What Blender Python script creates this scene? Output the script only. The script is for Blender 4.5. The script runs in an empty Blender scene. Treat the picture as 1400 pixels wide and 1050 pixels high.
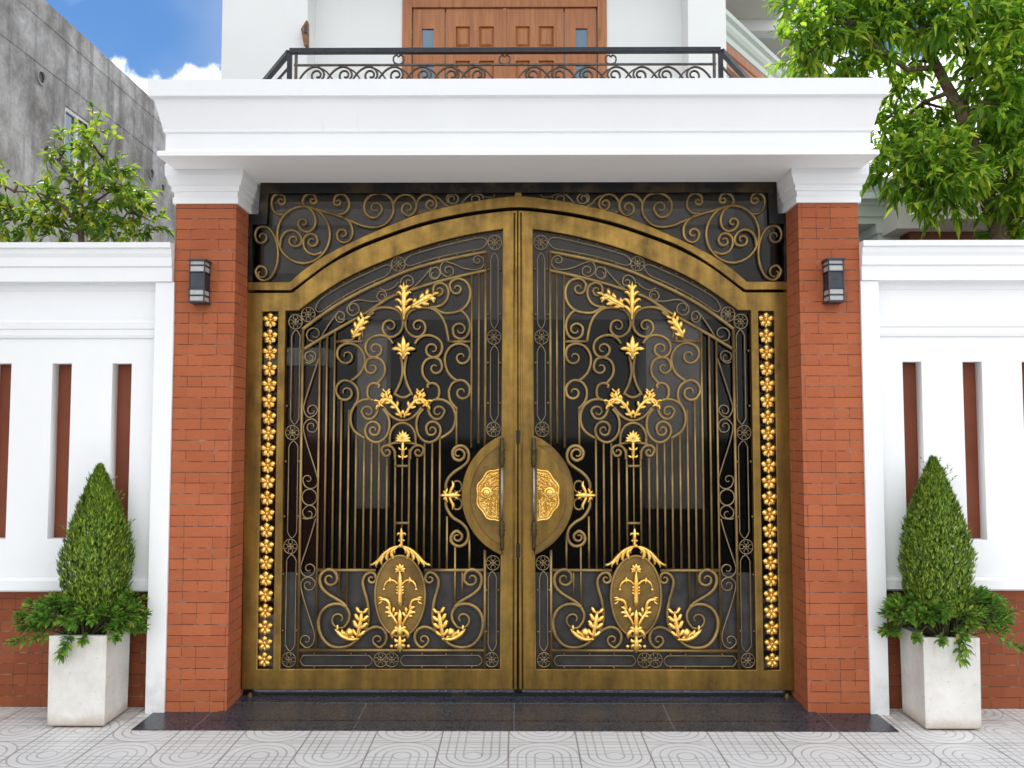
import bpy, bmesh, math, random
from mathutils import Vector, Matrix, noise
random.seed(7)
scene = bpy.context.scene
COL = scene.collection
R = math.radians
PI = math.pi

# ------------------------------------------------------------------ camera
F = 1150.0                      # focal length in photo pixels (photo 1400 x 1050)
CAM_D = 5.55                    # camera to pillar front plane
CAM_H = 1.81
PITCH = math.atan(67.0 / F)
YAW = math.atan(7.0 / F)
cp, sp = math.cos(PITCH), math.sin(PITCH)
cy_, sy_ = math.cos(YAW), math.sin(YAW)
CAM = Vector((0.0, -CAM_D, CAM_H))
def ray(px, py):
    a, b = (px - 700.0) / F, (525.0 - py) / F
    y, z = cp - b * sp, sp + b * cp
    return Vector((a * cy_ - y * sy_, a * sy_ + y * cy_, z))
def U(px, py, Y):               # a point of the plane y = Y
    d = ray(px, py)
    return CAM + d * ((Y - CAM.y) / d.y)
def UX(px, py, X):              # a point of the plane x = X
    d = ray(px, py)
    return CAM + d * ((X - CAM.x) / d.x)
def UZ(px, py, Z):              # a point of the plane z = Z
    d = ray(px, py)
    return CAM + d * ((Z - CAM.z) / d.z)

cam = bpy.data.cameras.new('camera')
cam.sensor_width = 36.0
cam.lens = 36.0 * F / 1400.0
cam.clip_start = 0.05
cam.clip_end = 2000
camo = bpy.data.objects.new('camera', cam)
COL.objects.link(camo)
camo.location = CAM
camo.rotation_euler = (PI / 2 + PITCH, 0, YAW)
scene.camera = camo

# ------------------------------------------------------------------ node helpers
class Tree:
    def __init__(s, nt):
        s.nt = nt
    def n(s, typ, **kw):
        o = s.nt.nodes.new(typ)
        for k, v in kw.items():
            setattr(o, k, v)
        return o
    def put(s, sock, v):
        if isinstance(v, E): v = v.s
        if isinstance(v, bpy.types.NodeSocket): s.nt.links.new(v, sock)
        else:
            if hasattr(sock.default_value, '__len__') and not hasattr(v, '__len__'):
                v = (v, v, v, 1)[:len(sock.default_value)]
            if hasattr(sock.default_value, '__len__') and len(sock.default_value) == 4 and len(v) == 3:
                v = (*v, 1)
            sock.default_value = v
    def m(s, op, *a, clamp=False):
        o = s.n('ShaderNodeMath', operation=op, use_clamp=clamp)
        for i, v in enumerate(a): s.put(o.inputs[i], v)
        return E(s, o.outputs[0])
    def mix(s, f, a, b, blend='MIX'):
        o = s.n('ShaderNodeMix', data_type='RGBA', blend_type=blend)
        s.put(o.inputs['Factor'], f); s.put(o.inputs[6], a); s.put(o.inputs[7], b)
        return E(s, o.outputs[2])
    def noise(s, vec, scale, detail=4, rough=.55, dist=0.0, out='Fac'):
        o = s.n('ShaderNodeTexNoise')
        if vec is not None: s.put(o.inputs['Vector'], vec)
        s.put(o.inputs['Scale'], scale); s.put(o.inputs['Detail'], detail)
        s.put(o.inputs['Roughness'], rough); s.put(o.inputs['Distortion'], dist)
        return E(s, o.outputs[out])
    def ramp(s, f, lo, hi, a=0.0, b=1.0):
        o = s.n('ShaderNodeMapRange', clamp=True)
        for i, v in enumerate((f, lo, hi, a, b)): s.put(o.inputs[i], v)
        return E(s, o.outputs[0])
    def smooth(s, f, lo, hi, a=0.0, b=1.0):
        o = s.n('ShaderNodeMapRange', clamp=True, interpolation_type='SMOOTHSTEP')
        for i, v in enumerate((f, lo, hi, a, b)): s.put(o.inputs[i], v)
        return E(s, o.outputs[0])
    def vec(s, x, y, z):
        o = s.n('ShaderNodeCombineXYZ')
        for i, v in enumerate((x, y, z)): s.put(o.inputs[i], v)
        return E(s, o.outputs[0])
    def world(s):                   # world position, split
        g = s.n('ShaderNodeNewGeometry')
        o = s.n('ShaderNodeSeparateXYZ')
        s.nt.links.new(g.outputs['Position'], o.inputs[0])
        return E(s, g.outputs['Position']), E(s, o.outputs[0]), E(s, o.outputs[1]), E(s, o.outputs[2])
    def bump(s, h, strength=.3, dist=.005):
        o = s.n('ShaderNodeBump')
        s.put(o.inputs['Strength'], strength); s.put(o.inputs['Distance'], dist); s.put(o.inputs['Height'], h)
        return E(s, o.outputs[0])
class E:
    def __init__(s, t, sock): s.t, s.s = t, sock
    def __add__(s, o): return s.t.m('ADD', s, o)
    __radd__ = __add__
    def __sub__(s, o): return s.t.m('SUBTRACT', s, o)
    def __rsub__(s, o): return s.t.m('SUBTRACT', o, s)
    def __mul__(s, o): return s.t.m('MULTIPLY', s, o)
    __rmul__ = __mul__
    def __truediv__(s, o): return s.t.m('DIVIDE', s, o)
def material(name):
    m = bpy.data.materials.new(name)
    m.use_nodes = True
    t = Tree(m.node_tree)
    b = m.node_tree.nodes['Principled BSDF']
    return m, t, b
def setp(t, b, **kw):
    names = dict(col='Base Color', rough='Roughness', metal='Metallic', normal='Normal', spec='Specular IOR Level',
                 trans='Transmission Weight', alpha='Alpha', coat='Coat Weight')
    for k, v in kw.items(): t.put(b.inputs[names[k]], v)

M = {}
def simple(name, col, rough=.6, metal=0.0, var=.12, scale=6.0, bump=.0, bscale=60.0, spec=.5):
    m, t, b = material(name)
    p, x, y, z = t.world()
    n = t.noise(p, scale, 5, .6)
    c2 = tuple(max(0, c * (1 - 2 * var)) for c in col)
    setp(t, b, col=t.mix(t.ramp(n, .3, .75), c2, col), rough=t.ramp(n, .3, .7, rough + .06, rough - .06), metal=metal, spec=spec)
    if bump:
        setp(t, b, normal=t.bump(t.noise(p, bscale, 5, .6), bump, .004))
    M[name] = m
    return m

# white masonry paint: faint rain streaks, roller texture, a little dirt near the ground
def paint(name, col, dirt=.5):
    m, t, b = material(name)
    p, x, y, z = t.world()
    big = t.noise(p, 1.1, 5, .6)
    streak = t.noise(t.vec(x * 9.0, y * 9.0, z * .45), 1.0, 4, .6)
    fine = t.noise(p, 90, 3, .6)
    stain = t.smooth(streak, .62, .80) * t.smooth(big, .45, .70)
    low = t.smooth(z, .55, .0) * t.smooth(t.noise(p, 5.0, 5, .65), .40, .70)
    c = t.mix(t.ramp(big, .3, .7), tuple(v * .955 for v in col), col)
    c = t.mix(stain * .30 * dirt, c, (.42, .40, .36))
    c = t.mix(low * .40 * dirt, c, (.38, .33, .27))
    setp(t, b, col=c, rough=.55, spec=.35)
    setp(t, b, normal=t.bump(fine * .5 + t.noise(p, 12, 3) * 1.0, .10, .006))
    M[name] = m
paint('white_paint', (.83, .835, .84), .9)
paint('house_paint', (.80, .81, .80), .7)
paint('cream_paint', (.62, .60, .55), .5)
paint('green_grey_paint', (.60, .66, .61), .5)

def brick(name, dark=1.0, row=.0705, bw=.19, squash=1.0):
    m, t, b = material(name)
    p, x, y, z = t.world()
    wob = t.noise(p, 7.0, 2, .5)
    u = x + y + (wob - .5) * .004
    v = z + (t.noise(p, 4.0, 3) - .5) * .006
    ru = u / (bw * .5); rv = v / row
    iu = t.m('FLOOR', ru); iv = t.m('FLOOR', rv)
    def cell(a_, b_):
        w = t.n('ShaderNodeTexWhiteNoise', noise_dimensions='2D'); t.put(w.inputs[0], t.vec(a_, b_, 0.0)); return E(t, w.outputs[0])
    fu = ru - iu; fv = rv - iv
    eu = t.m('MINIMUM', fu, 1.0 - fu) * (bw * .5); ev = t.m('MINIMUM', fv, 1.0 - fv) * row
    keep = t.m('GREATER_THAN', cell(t.m('ROUND', ru), iv), .42)
    hj = t.smooth(ev, .0016, .0032, 1.0, 0.0)
    vj = t.smooth(eu, .0014, .0028, 1.0, 0.0) * keep
    fac = t.m('MAXIMUM', hj, vj * .8)
    rnd = cell(t.m('FLOOR', (iu + t.m('FLOORED_MODULO', iv, 2.0)) / 2.0), iv)
    # half-joints, shallow and paler, in the middle of most bricks
    g1 = tuple(v * dark for v in (.41, .118, .046)); g2 = tuple(v * dark for v in (.345, .092, .036))
    c = t.mix(rnd, g1, g2)
    fine = t.noise(p, 60, 5, .65)
    blot = t.noise(t.vec(x * 1.0, y, z * 3.0), 9, 4, .6)
    c = t.mix(t.ramp(fine, .35, .75) * .35, c, tuple(v * dark for v in (.27, .066, .027)))
    c = t.mix(t.ramp(blot, .45, .75) * .30, c, tuple(v * dark for v in (.44, .13, .058)))
    mort_shade = t.mix(t.ramp(t.noise(p, 11, 4, .65), .48, .78), (.090, .036, .021), (.46, .33, .25))  # dark end paints shadow into the joints, pale end is mortar
    setp(t, b, col=t.mix(fac, c, mort_shade), rough=.78, spec=.3)
    setp(t, b, normal=t.bump((1.0 - fac) * 1.0 + fine * .25, .55, .004))
    M[name] = m
brick('brick')
brick('base_brick', .66)

def bronze(name, light, dark, rough=.42, metal=.8, stretch=(1, 1, 1), lo=.36, hi=.66):
    m, t, b = material(name)
    p, x, y, z = t.world()
    n1 = t.noise(t.vec(x * stretch[0], y, z * stretch[2]), 5.0, 5, .6)
    n2 = t.noise(t.vec(x * 3.0, y * 3.0, z * 3.0), 3.2, 4, .65)
    br = t.noise(t.vec(x * 8.0, y * 8.0, z * 90.0), 2.0, 3, .6)
    f = t.ramp(n1 * .6 + n2 * .4, lo, hi)
    c = t.mix(f, dark, light)
    c = t.mix(t.smooth(br, .45, .8) * .18, c, dark)
    setp(t, b, col=c, metal=metal, rough=t.ramp(n2, .3, .7, rough + .08, rough - .07))
    setp(t, b, normal=t.bump(br * .4 + t.noise(p, 120, 3) * .5, .10, .002))
    M[name] = m
bronze('bronze', (.37, .218, .046), (.075, .045, .016), .34, .80, (2.4, 1, .30), .28, .72)
bronze('bar_bronze', (.38, .250, .088), (.17, .112, .045), .40, .75)
bronze('dull_rod', (.36, .265, .14), (.17, .13, .075), .45, .75)
bronze('plate_bronze', (.27, .165, .045), (.11, .068, .024), .40, .80)

def gold(name, bump=0.0):
    m, t, b = material(name)
    p, x, y, z = t.world()
    n = t.noise(p, 28, 4, .6)
    c = t.mix(t.ramp(n, .35, .7), (.80, .45, .075), (1.0, .72, .24))
    setp(t, b, col=c, metal=.78, rough=.27)
    if bump:
        w = t.noise(t.vec(x, y, z), 26, 3, .5, 1.2)
        k = t.m('SINE', w * 60.0)
        setp(t, b, normal=t.bump(k, bump, .006))
    M[name] = m
gold('gold')
gold('engraved_gold', .8)

def black_metal():
    m, t, b = material('black_metal')
    p, x, y, z = t.world()
    n = t.noise(p, 6, 5, .65)
    rub = t.smooth(n, .58, .78)
    setp(t, b, col=t.mix(rub, (.012, .012, .014), (.085, .062, .030)), metal=.5, rough=.42)
    M['black_metal'] = m
black_metal()
bronze('worn_frame', (.10, .068, .026), (.016, .015, .015), .42, .7, lo=.48, hi=.74)
simple('lamp_metal', (.055, .062, .075), .40, .6, .15, 20)
simple('rail_metal', (.030, .032, .040), .35, .6, .2, 9)
simple('scroll_metal', (.13, .105, .085), .45, .6, .3, 15)
simple('steel', (.30, .29, .28), .32, .9, .1, 30)
simple('facade_grey', (.30, .29, .275), .7, 0, .12, 2)
simple('aged_bronze', (.10, .070, .030), .42, .7, .3, 40)
simple('sheet_grey', (.036, .031, .028), .6, .0, .35, 9, .15, 60)
simple('soil', (.05, .035, .022), .9, 0, .3, 30)

def granite():
    m, t, b = material('granite')
    p, x, y, z = t.world()
    a = t.noise(p, 105, 3, .6)
    c = t.noise(p, 60, 4, .7)
    k = t.noise(p, 3.0, 4, .6)
    col = t.mix(t.ramp(c, .42, .70), (.018, .021, .029), (.070, .082, .110))
    col = t.mix(t.smooth(a, .60, .70) * .60, col, (.30, .34, .40))
    col = t.mix(t.smooth(k, .52, .70) * .35, col, (.085, .070, .060))
    # joints between the slabs
    jx = t.m('ABSOLUTE', t.m('FLOORED_MODULO', x + .02, .98) - .49)
    j = t.m('GREATER_THAN', jx, .4875) * t.m('LESS_THAN', y, .14)
    j = t.m('MAXIMUM', j, t.m('LESS_THAN', t.m('ABSOLUTE', y - .139), .0025))
    col = t.mix(j * .55, col, (.28, .28, .30))
    setp(t, b, col=col, rough=t.ramp(c, .3, .7, .22, .40), spec=.5)
    setp(t, b, normal=t.bump(c, .05, .002))
    M['granite'] = m
granite()

def tiles():
    m, t, b = material('pavement_tile')
    p, x, y, z = t.world()
    T = .40
    # tile cell, two tiles mirrored alternately
    u = x + .05
    v = y + .11
    iu = t.m('FLOOR', u / T); iv = t.m('FLOOR', v / T)
    fu = u / T - iu - .5                    # -.5 .. .5
    fv = v / T - iv - .5
    par = t.m('FLOORED_MODULO', iu + iv, 2.0)
    sg = 1.0 - par * 2.0
    a = fu * sg
    c = fv * sg
    ac = t.m('ABSOLUTE', a)
    r = t.m('SQRT', a * a + c * c)
    # distance (tile units) to each family of grooves
    def near(e, val): return t.m('ABSOLUTE', e - val)
    up = t.m('GREATER_THAN', c, 0.0)
    dn = 1.0 - up
    big = 9.0
    def only(d, mask): return d + (1.0 - mask) * big
    d = near(r, .13)
    for rad in (.25, .37, .495):
        d = t.m('MINIMUM', d, only(near(r, rad), up))
        d = t.m('MINIMUM', d, only(near(ac, rad), dn))
    d = t.m('MINIMUM', d, only(only(near(ac, .13), dn), t.m('GREATER_THAN', r, .13)))
    # rungs across the straight bands
    rung = near(t.m('FLOORED_MODULO', c + .001, .125), .0625)
    d = t.m('MINIMUM', d, only(only(rung, dn), t.m('GREATER_THAN', r, .13)))
    corner = t.m('GREATER_THAN', r, .495)
    rung2 = near(t.m('FLOORED_MODULO', c + .001, .125), .0625)
    d = t.m('MINIMUM', d, only(only(rung2, up), corner))
    edge = .5 - t.m('MAXIMUM', ac, t.m('ABSOLUTE', c))
    line = t.smooth(d, .006, .016, 1.0, 0.0)
    joint = t.smooth(edge, .004, .012, 1.0, 0.0)
    n = t.noise(p, 2.2, 5, .6)
    tone = t.noise(t.vec(iu * 7.3, iv * 5.1, 0.0), 1.0, 0)
    fine = t.noise(p, 220, 3, .7)
    base = t.mix(t.ramp(n, .3, .72), (.68, .675, .665), (.80, .797, .79))
    base = t.mix(t.ramp(tone, .3, .7) * .35, base, (.72, .715, .71))
    base = t.mix(t.ramp(fine, .55, .8) * .3, base, (.40, .39, .38))
    # soil and rust stains close to the wall
    st = t.smooth(y, -.55, -.05) * t.smooth(t.noise(p, 4.5, 5, .65), .42, .68)
    base = t.mix(st * .45, base, (.30, .235, .165))
    gc = t.mix(t.ramp(n, .35, .65), (.31, .295, .28), (.50, .48, .46))
    col = t.mix(t.m('MULTIPLY', line, t.ramp(t.noise(p, 9.0, 3), .25, .6, .45, .85)), base, gc)
    col = t.mix(joint * .8, col, (.20, .17, .14))
    setp(t, b, col=col, rough=t.ramp(n, .3, .7, .62, .5), spec=.4)
    setp(t, b, normal=t.bump((1.0 - t.m('MAXIMUM', line, joint)) + fine * .2, .5, .004))
    M['pavement_tile'] = m
tiles()

def concrete():
    m, t, b = material('raw_concrete')
    p, x, y, z = t.world()
    n1 = t.noise(p, .55, 6, .65, .4)
    n2 = t.noise(p, 2.6, 6, .7, .3)
    n3 = t.noise(p, 14, 5, .65)
    st = t.noise(t.vec(x * 2, y * 1.6, z * .16), 1.6, 5, .65)
    col = t.mix(t.ramp(n1 * .5 + n2 * .5, .40, .60), (.25, .235, .218), (.60, .585, .565))
    col = t.mix(t.smooth(st, .50, .66) * .60, col, (.15, .137, .122))
    col = t.mix(t.smooth(n2, .58, .70) * .5, col, (.66, .66, .67))
    col = t.mix(t.ramp(n3, .4, .75) * .3, col, (.14, .13, .12))
    setp(t, b, col=col, rough=.88, spec=.25)
    setp(t, b, normal=t.bump(n3 + n2, .5, .03))
    M['raw_concrete'] = m
concrete()
simple('asphalt', (.06, .06, .062), .85, 0, .2, 3, .4, 90)
def planter_stone():
    m, t, b = material('planter_stone')
    p, x, y, z = t.world()
    n = t.noise(p, 5, 5, .65); g = t.noise(p, 160, 3, .7); pit = t.noise(p, 55, 2, .5)
    col = t.mix(t.ramp(n, .3, .7), (.58, .555, .51), (.74, .72, .68))
    col = t.mix(t.smooth(g, .56, .72) * .4, col, (.48, .45, .40))
    col = t.mix(t.smooth(pit, .66, .72) * .5, col, (.36, .33, .28))
    low = t.smooth(z + (n - .5) * .10, .10, .012)
    col = t.mix(low * .55, col, (.30, .22, .14))
    top = t.smooth(z, .40, .54) * t.smooth(t.noise(t.vec(x * 26, y * 26, z * 2), 1.0, 4), .50, .68)
    col = t.mix(top * .35, col, (.34, .29, .22))
    setp(t, b, col=col, rough=.8, spec=.25)
    setp(t, b, normal=t.bump(g * .6 + pit, .35, .004))
    M['planter_stone'] = m
planter_stone()
simple('courtyard_stone', (.24, .235, .23), .5, 0, .25, 2, .1, 40)
simple('brown_panel', (.215, .058, .026), .6, 0, .12, 3, .1, 50, .3)
simple('dark_stone', (.030, .030, .034), .3, 0, .3, 8)
simple('dark_wood', (.045, .018, .010), .4, 0, .3, 5)
simple('brown_wall', (.16, .050, .020), .7, 0, .2, 4)
simple('cut_wood', (.33, .17, .06), .6, 0, .3, 18)

def wood():
    m, t, b = material('door_wood')
    p, x, y, z = t.world()
    g = t.noise(t.vec(x * 22, y * 22, z * 1.6), 1.0, 5, .6, .5)
    k = t.noise(p, 2.0, 3)
    col = t.mix(t.ramp(g, .3, .7), (.27, .088, .028), (.47, .185, .062))
    col = t.mix(t.ramp(k, .4, .7) * .4, col, (.36, .12, .04))
    setp(t, b, col=col, rough=.38, spec=.4)
    setp(t, b, normal=t.bump(g, .12, .003))
    M['door_wood'] = m
wood()

def tinted_glass():
    m, t, b = material('tinted_glass')
    nt = m.node_tree
    nt.nodes.remove(b)
    out = nt.nodes['Material Output']
    p, x, y, z = t.world()
    smear = t.noise(t.vec(x * 1.5, y, z * .7), 3.0, 4, .6)
    tr = t.n('ShaderNodeBsdfTransparent'); t.put(tr.inputs[0], t.mix(t.ramp(smear, .3, .7), (.33, .315, .30), (.41, .395, .375)))
    gl = t.n('ShaderNodeBsdfGlossy'); t.put(gl.inputs['Color'], (.8, .8, .8, 1)); t.put(gl.inputs['Roughness'], .05)
    lw = t.n('ShaderNodeFresnel'); t.put(lw.inputs['IOR'], 1.28)
    mx = t.n('ShaderNodeMixShader')
    nt.links.new(lw.outputs[0], mx.inputs[0]); nt.links.new(tr.outputs[0], mx.inputs[1]); nt.links.new(gl.outputs[0], mx.inputs[2])
    nt.links.new(mx.outputs[0], out.inputs['Surface'])
    M['tinted_glass'] = m
tinted_glass()
def pane():
    m, t, b = material('window_pane')
    p, x, y, z = t.world()
    setp(t, b, col=t.mix(t.noise(p, 1.5, 2), (.05, .09, .13), (.10, .18, .25)), rough=.04, spec=.9, metal=.25)
    M['window_pane'] = m
    m, t, b = material('frosted_glass')
    p, x, y, z = t.world()
    setp(t, b, col=t.mix(t.noise(t.vec(x * 60, y * 60, z * 8), 1.0, 3), (.30, .30, .295), (.56, .56, .55)), rough=.25, spec=.5)
    M['frosted_glass'] = m
pane()

def leaf(name, dark, mid, tip, tipfac=.25, trans=.35, rough=.42):
    m, t, b = material(name)
    nt = m.node_tree
    g = t.n('ShaderNodeNewGeometry')
    rnd = E(t, g.outputs['Random Per Island'])
    p, x, y, z = t.world()
    cl = t.noise(p, 3.0, 2)
    c = t.mix(t.ramp(rnd * .65 + cl * .35, .25, .70), dark, mid)
    c = t.mix(t.smooth(rnd, 1 - tipfac, 1.0), c, tip)
    setp(t, b, col=c, rough=rough, spec=.45)
    tl = t.n('ShaderNodeBsdfTranslucent')
    t.put(tl.inputs[0], t.mix(.5, c, tuple(min(1, v * 2.2) for v in mid)))
    mx = t.n('ShaderNodeMixShader'); mx.inputs[0].default_value = trans
    out = nt.nodes['Material Output']
    nt.links.new(b.outputs[0], mx.inputs[1]); nt.links.new(tl.outputs[0], mx.inputs[2]); nt.links.new(mx.outputs[0], out.inputs['Surface'])
    M[name] = m
leaf('leaf_left', (.045, .110, .014), (.17, .30, .03), (.66, .64, .06), .48, .48)
leaf('leaf_right', (.045, .120, .012), (.20, .36, .030), (.62, .68, .06), .45, .58)  # large pale share paints in sunlit, dappled leaves
leaf('leaf_conifer', (.024, .062, .008), (.175, .300, .024), (.46, .56, .06), .38, .25, .55)
leaf('leaf_shrub', (.060, .150, .024), (.165, .330, .045), (.50, .48, .08), .16, .28, .38)
simple('bark', (.19, .125, .075), .9, 0, .35, 25, .8, 40)
simple('stem_green', (.10, .085, .035), .8, 0, .3, 20)
# ------------------------------------------------------------------ objects
def tag(o, label=None, cat=None, group=None, kind=None):
    if label: o['label'] = label
    if cat: o['category'] = cat
    if group: o['group'] = group
    if kind: o['kind'] = kind
    return o
def empty(name, loc=(0, 0, 0)):
    o = bpy.data.objects.new(name, None)
    o.empty_display_size = .2
    COL.objects.link(o)
    o.location = loc
    return o
def put(o, parent):
    if parent is not None:
        o.parent = parent
        w = Vector((0, 0, 0)); q = parent
        while q is not None:
            w = w + q.location; q = q.parent
        o.location = Vector((0, 0, 0)) - w if o.type == 'MESH' else o.location - w
    return o
def link_mesh(name, me, mat, parent=None, smooth=False):
    if mat is not None:
        me.materials.append(M[mat])
    if smooth:
        me.polygons.foreach_set('use_smooth', [True] * len(me.polygons))
    o = bpy.data.objects.new(name, me)
    COL.objects.link(o)
    return put(o, parent)
class MB:                           # world-space mesh builder
    def __init__(s): s.v, s.f = [], []
    def add(s, vs, fs):
        b = len(s.v)
        s.v += [tuple(v) for v in vs]
        s.f += [tuple(i + b for i in f) for f in fs]
        return s
    def box(s, x0, x1, y0, y1, z0, z1):
        vs = [(x, y, z) for z in (z0, z1) for y in (y0, y1) for x in (x0, x1)]
        return s.add(vs, [(0, 2, 3, 1), (4, 5, 7, 6), (0, 1, 5, 4), (2, 6, 7, 3), (0, 4, 6, 2), (1, 3, 7, 5)])
    def rings(s, rings, closed=True, cap=True):
        n = len(rings[0]); vs = [p for r in rings for p in r]; fs = []
        for i in range(len(rings) - 1):
            for j in range(n if closed else n - 1):
                k = (j + 1) % n
                fs.append((i * n + j, i * n + k, (i + 1) * n + k, (i + 1) * n + j))
        if cap:
            fs.append(tuple(range(n))[::-1]); fs.append(tuple(range((len(rings) - 1) * n, len(rings) * n)))
        return s.add(vs, fs)
    def moulding(s, x0, x1, y0, y1, prof):          # profile of (outset, z) swept round a rectangle
        return s.rings([[(x0 - o, y0 - o, z), (x1 + o, y0 - o, z), (x1 + o, y1 + o, z), (x0 - o, y1 + o, z)] for o, z in prof])
    def sweep(s, a, b, prof):                       # profile of (out, z) extruded from a to b; out = right of travel a->b
        a, b = Vector(a), Vector(b); d = (b - a).normalized(); n = Vector((d.y, -d.x, 0))
        return s.rings([[p + n * o + Vector((0, 0, z)) for o, z in prof] for p in (a, b)])
    def tube(s, pts, r, k=8, r1=None):
        pts = [Vector(p) for p in pts]; n = len(pts); rings = []
        up = Vector((.13, .21, .97))
        for i, p in enumerate(pts):
            t = (pts[min(i + 1, n - 1)] - pts[max(i - 1, 0)]).normalized()
            a = t.cross(up)
            if a.length < 1e-3: a = t.cross(Vector((1, 0, 0)))
            a.normalize(); c = t.cross(a)
            rr = r[i] if isinstance(r, (list, tuple)) else (r if r1 is None else r + (r1 - r) * i / (n - 1))
            rings.append([p + (a * math.cos(2 * PI * j / k) + c * math.sin(2 * PI * j / k)) * rr for j in range(k)])
        return s.rings(rings)
    def lathe(s, cx, cy, prof, k=24):
        return s.rings([[(cx + r * math.cos(2 * PI * j / k), cy + r * math.sin(2 * PI * j / k), z) for j in range(k)] for r, z in prof])
    def build(s, name, mat, parent=None, smooth=False, bevel=0.0, recalc=True):
        me = bpy.data.meshes.new(name)
        me.from_pydata(s.v, [], s.f)
        if recalc or bevel:
            bm = bmesh.new(); bm.from_mesh(me)
            bmesh.ops.recalc_face_normals(bm, faces=bm.faces)
            if bevel:
                es = [e for e in bm.edges if len(e.link_faces) == 2 and e.calc_face_angle(0) > .5]
                bmesh.ops.bevel(bm, geom=es, offset=bevel, segments=2, profile=.6, affect='EDGES', clamp_overlap=True)
            bm.to_mesh(me); bm.free()
        return link_mesh(name, me, mat, parent, smooth)

def plate(name, loops, y0, y1, mat, parent=None, bevel=.004):
    """flat plate with holes; loops are lists of (x, z)"""
    cu = bpy.data.curves.new(name, 'CURVE')
    cu.dimensions = '2D'; cu.fill_mode = 'BOTH'
    cu.extrude = (y1 - y0) / 2 - bevel; cu.bevel_depth = bevel; cu.bevel_resolution = 1; cu.offset = -bevel
    for lp in loops:
        s = cu.splines.new('POLY'); s.points.add(len(lp) - 1)
        for q, (x, z) in zip(s.points, lp): q.co = (x, z, 0, 1)
        s.use_cyclic_u = True
    o = bpy.data.objects.new('tmp', cu); COL.objects.link(o)
    dg = bpy.context.evaluated_depsgraph_get()
    me = bpy.data.meshes.new_from_object(o.evaluated_get(dg))
    me.name = name
    bpy.data.objects.remove(o); bpy.data.curves.remove(cu)
    ym = (y0 + y1) / 2
    for v in me.vertices:
        x, z, h = v.co
        v.co = (x, ym + h, z)
    bm = bmesh.new(); bm.from_mesh(me)
    bmesh.ops.remove_doubles(bm, verts=bm.verts, dist=1e-6)
    bmesh.ops.recalc_face_normals(bm, faces=bm.faces)
    bm.to_mesh(me); bm.free()
    me.materials.clear()
    return link_mesh(name, me, mat, parent)

# ---- the gate is drawn on its own plane: (px, py, h) -> world, h = height off the plane in the same unit
YG = .26                            # front face of the gate leaves
YI = YG + .032                      # plane of the ironwork
XG = U(708, 620, YG).x              # the gate's centre line
UNIT = (YG + CAM_D) / F
def gmap(Y, mir):
    def f(x, y, h=0.0):
        p = U(x, y, Y)
        if mir: p.x = 2 * XG - p.x
        p.y -= h * UNIT
        return p
    return f
def catmull(pts, sub=7):
    if len(pts) < 3: return pts
    out = []
    P = [pts[0]] + list(pts) + [pts[-1]]
    for i in range(1, len(P) - 2):
        a, b, c, d = P[i - 1], P[i], P[i + 1], P[i + 2]
        for k in range(sub):
            t = k / sub
            out.append(tuple(.5 * (2 * b[j] + (c[j] - a[j]) * t + (2 * a[j] - 5 * b[j] + 4 * c[j] - d[j]) * t * t
                                   + (3 * b[j] - a[j] - 3 * c[j] + d[j]) * t ** 3) for j in (0, 1)))
    out.append(tuple(pts[-1]))
    return out
def curl(p0, p1, c, turns=.95, end=.28):
    """spiral that carries on inward from p1 -> p0 round the centre c; returned from p0 to the eye"""
    r0 = math.hypot(p0[0] - c[0], p0[1] - c[1]); a0 = math.atan2(p0[1] - c[1], p0[0] - c[0])
    cr = (p0[0] - c[0]) * (p0[1] - p1[1]) - (p0[1] - c[1]) * (p0[0] - p1[0])
    sg = 1 if cr > 0 else -1
    n = int(22 * turns) + 4; out = []
    for i in range(1, n + 1):
        t = i / n
        r = r0 * (1 + (end - 1) * t ** .9); a = a0 + sg * 2 * PI * turns * t
        out.append((c[0] + r * math.cos(a), c[1] + r * math.sin(a)))
    return out
def scroll(pts, c0=None, c1=None, turns=.95, sub=7):
    body = catmull(pts, sub)
    if c0: body = curl(pts[0], body[2], c0, turns)[::-1] + body
    if c1: body = body + curl(pts[-1], body[-3], c1, turns)
    return body
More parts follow.
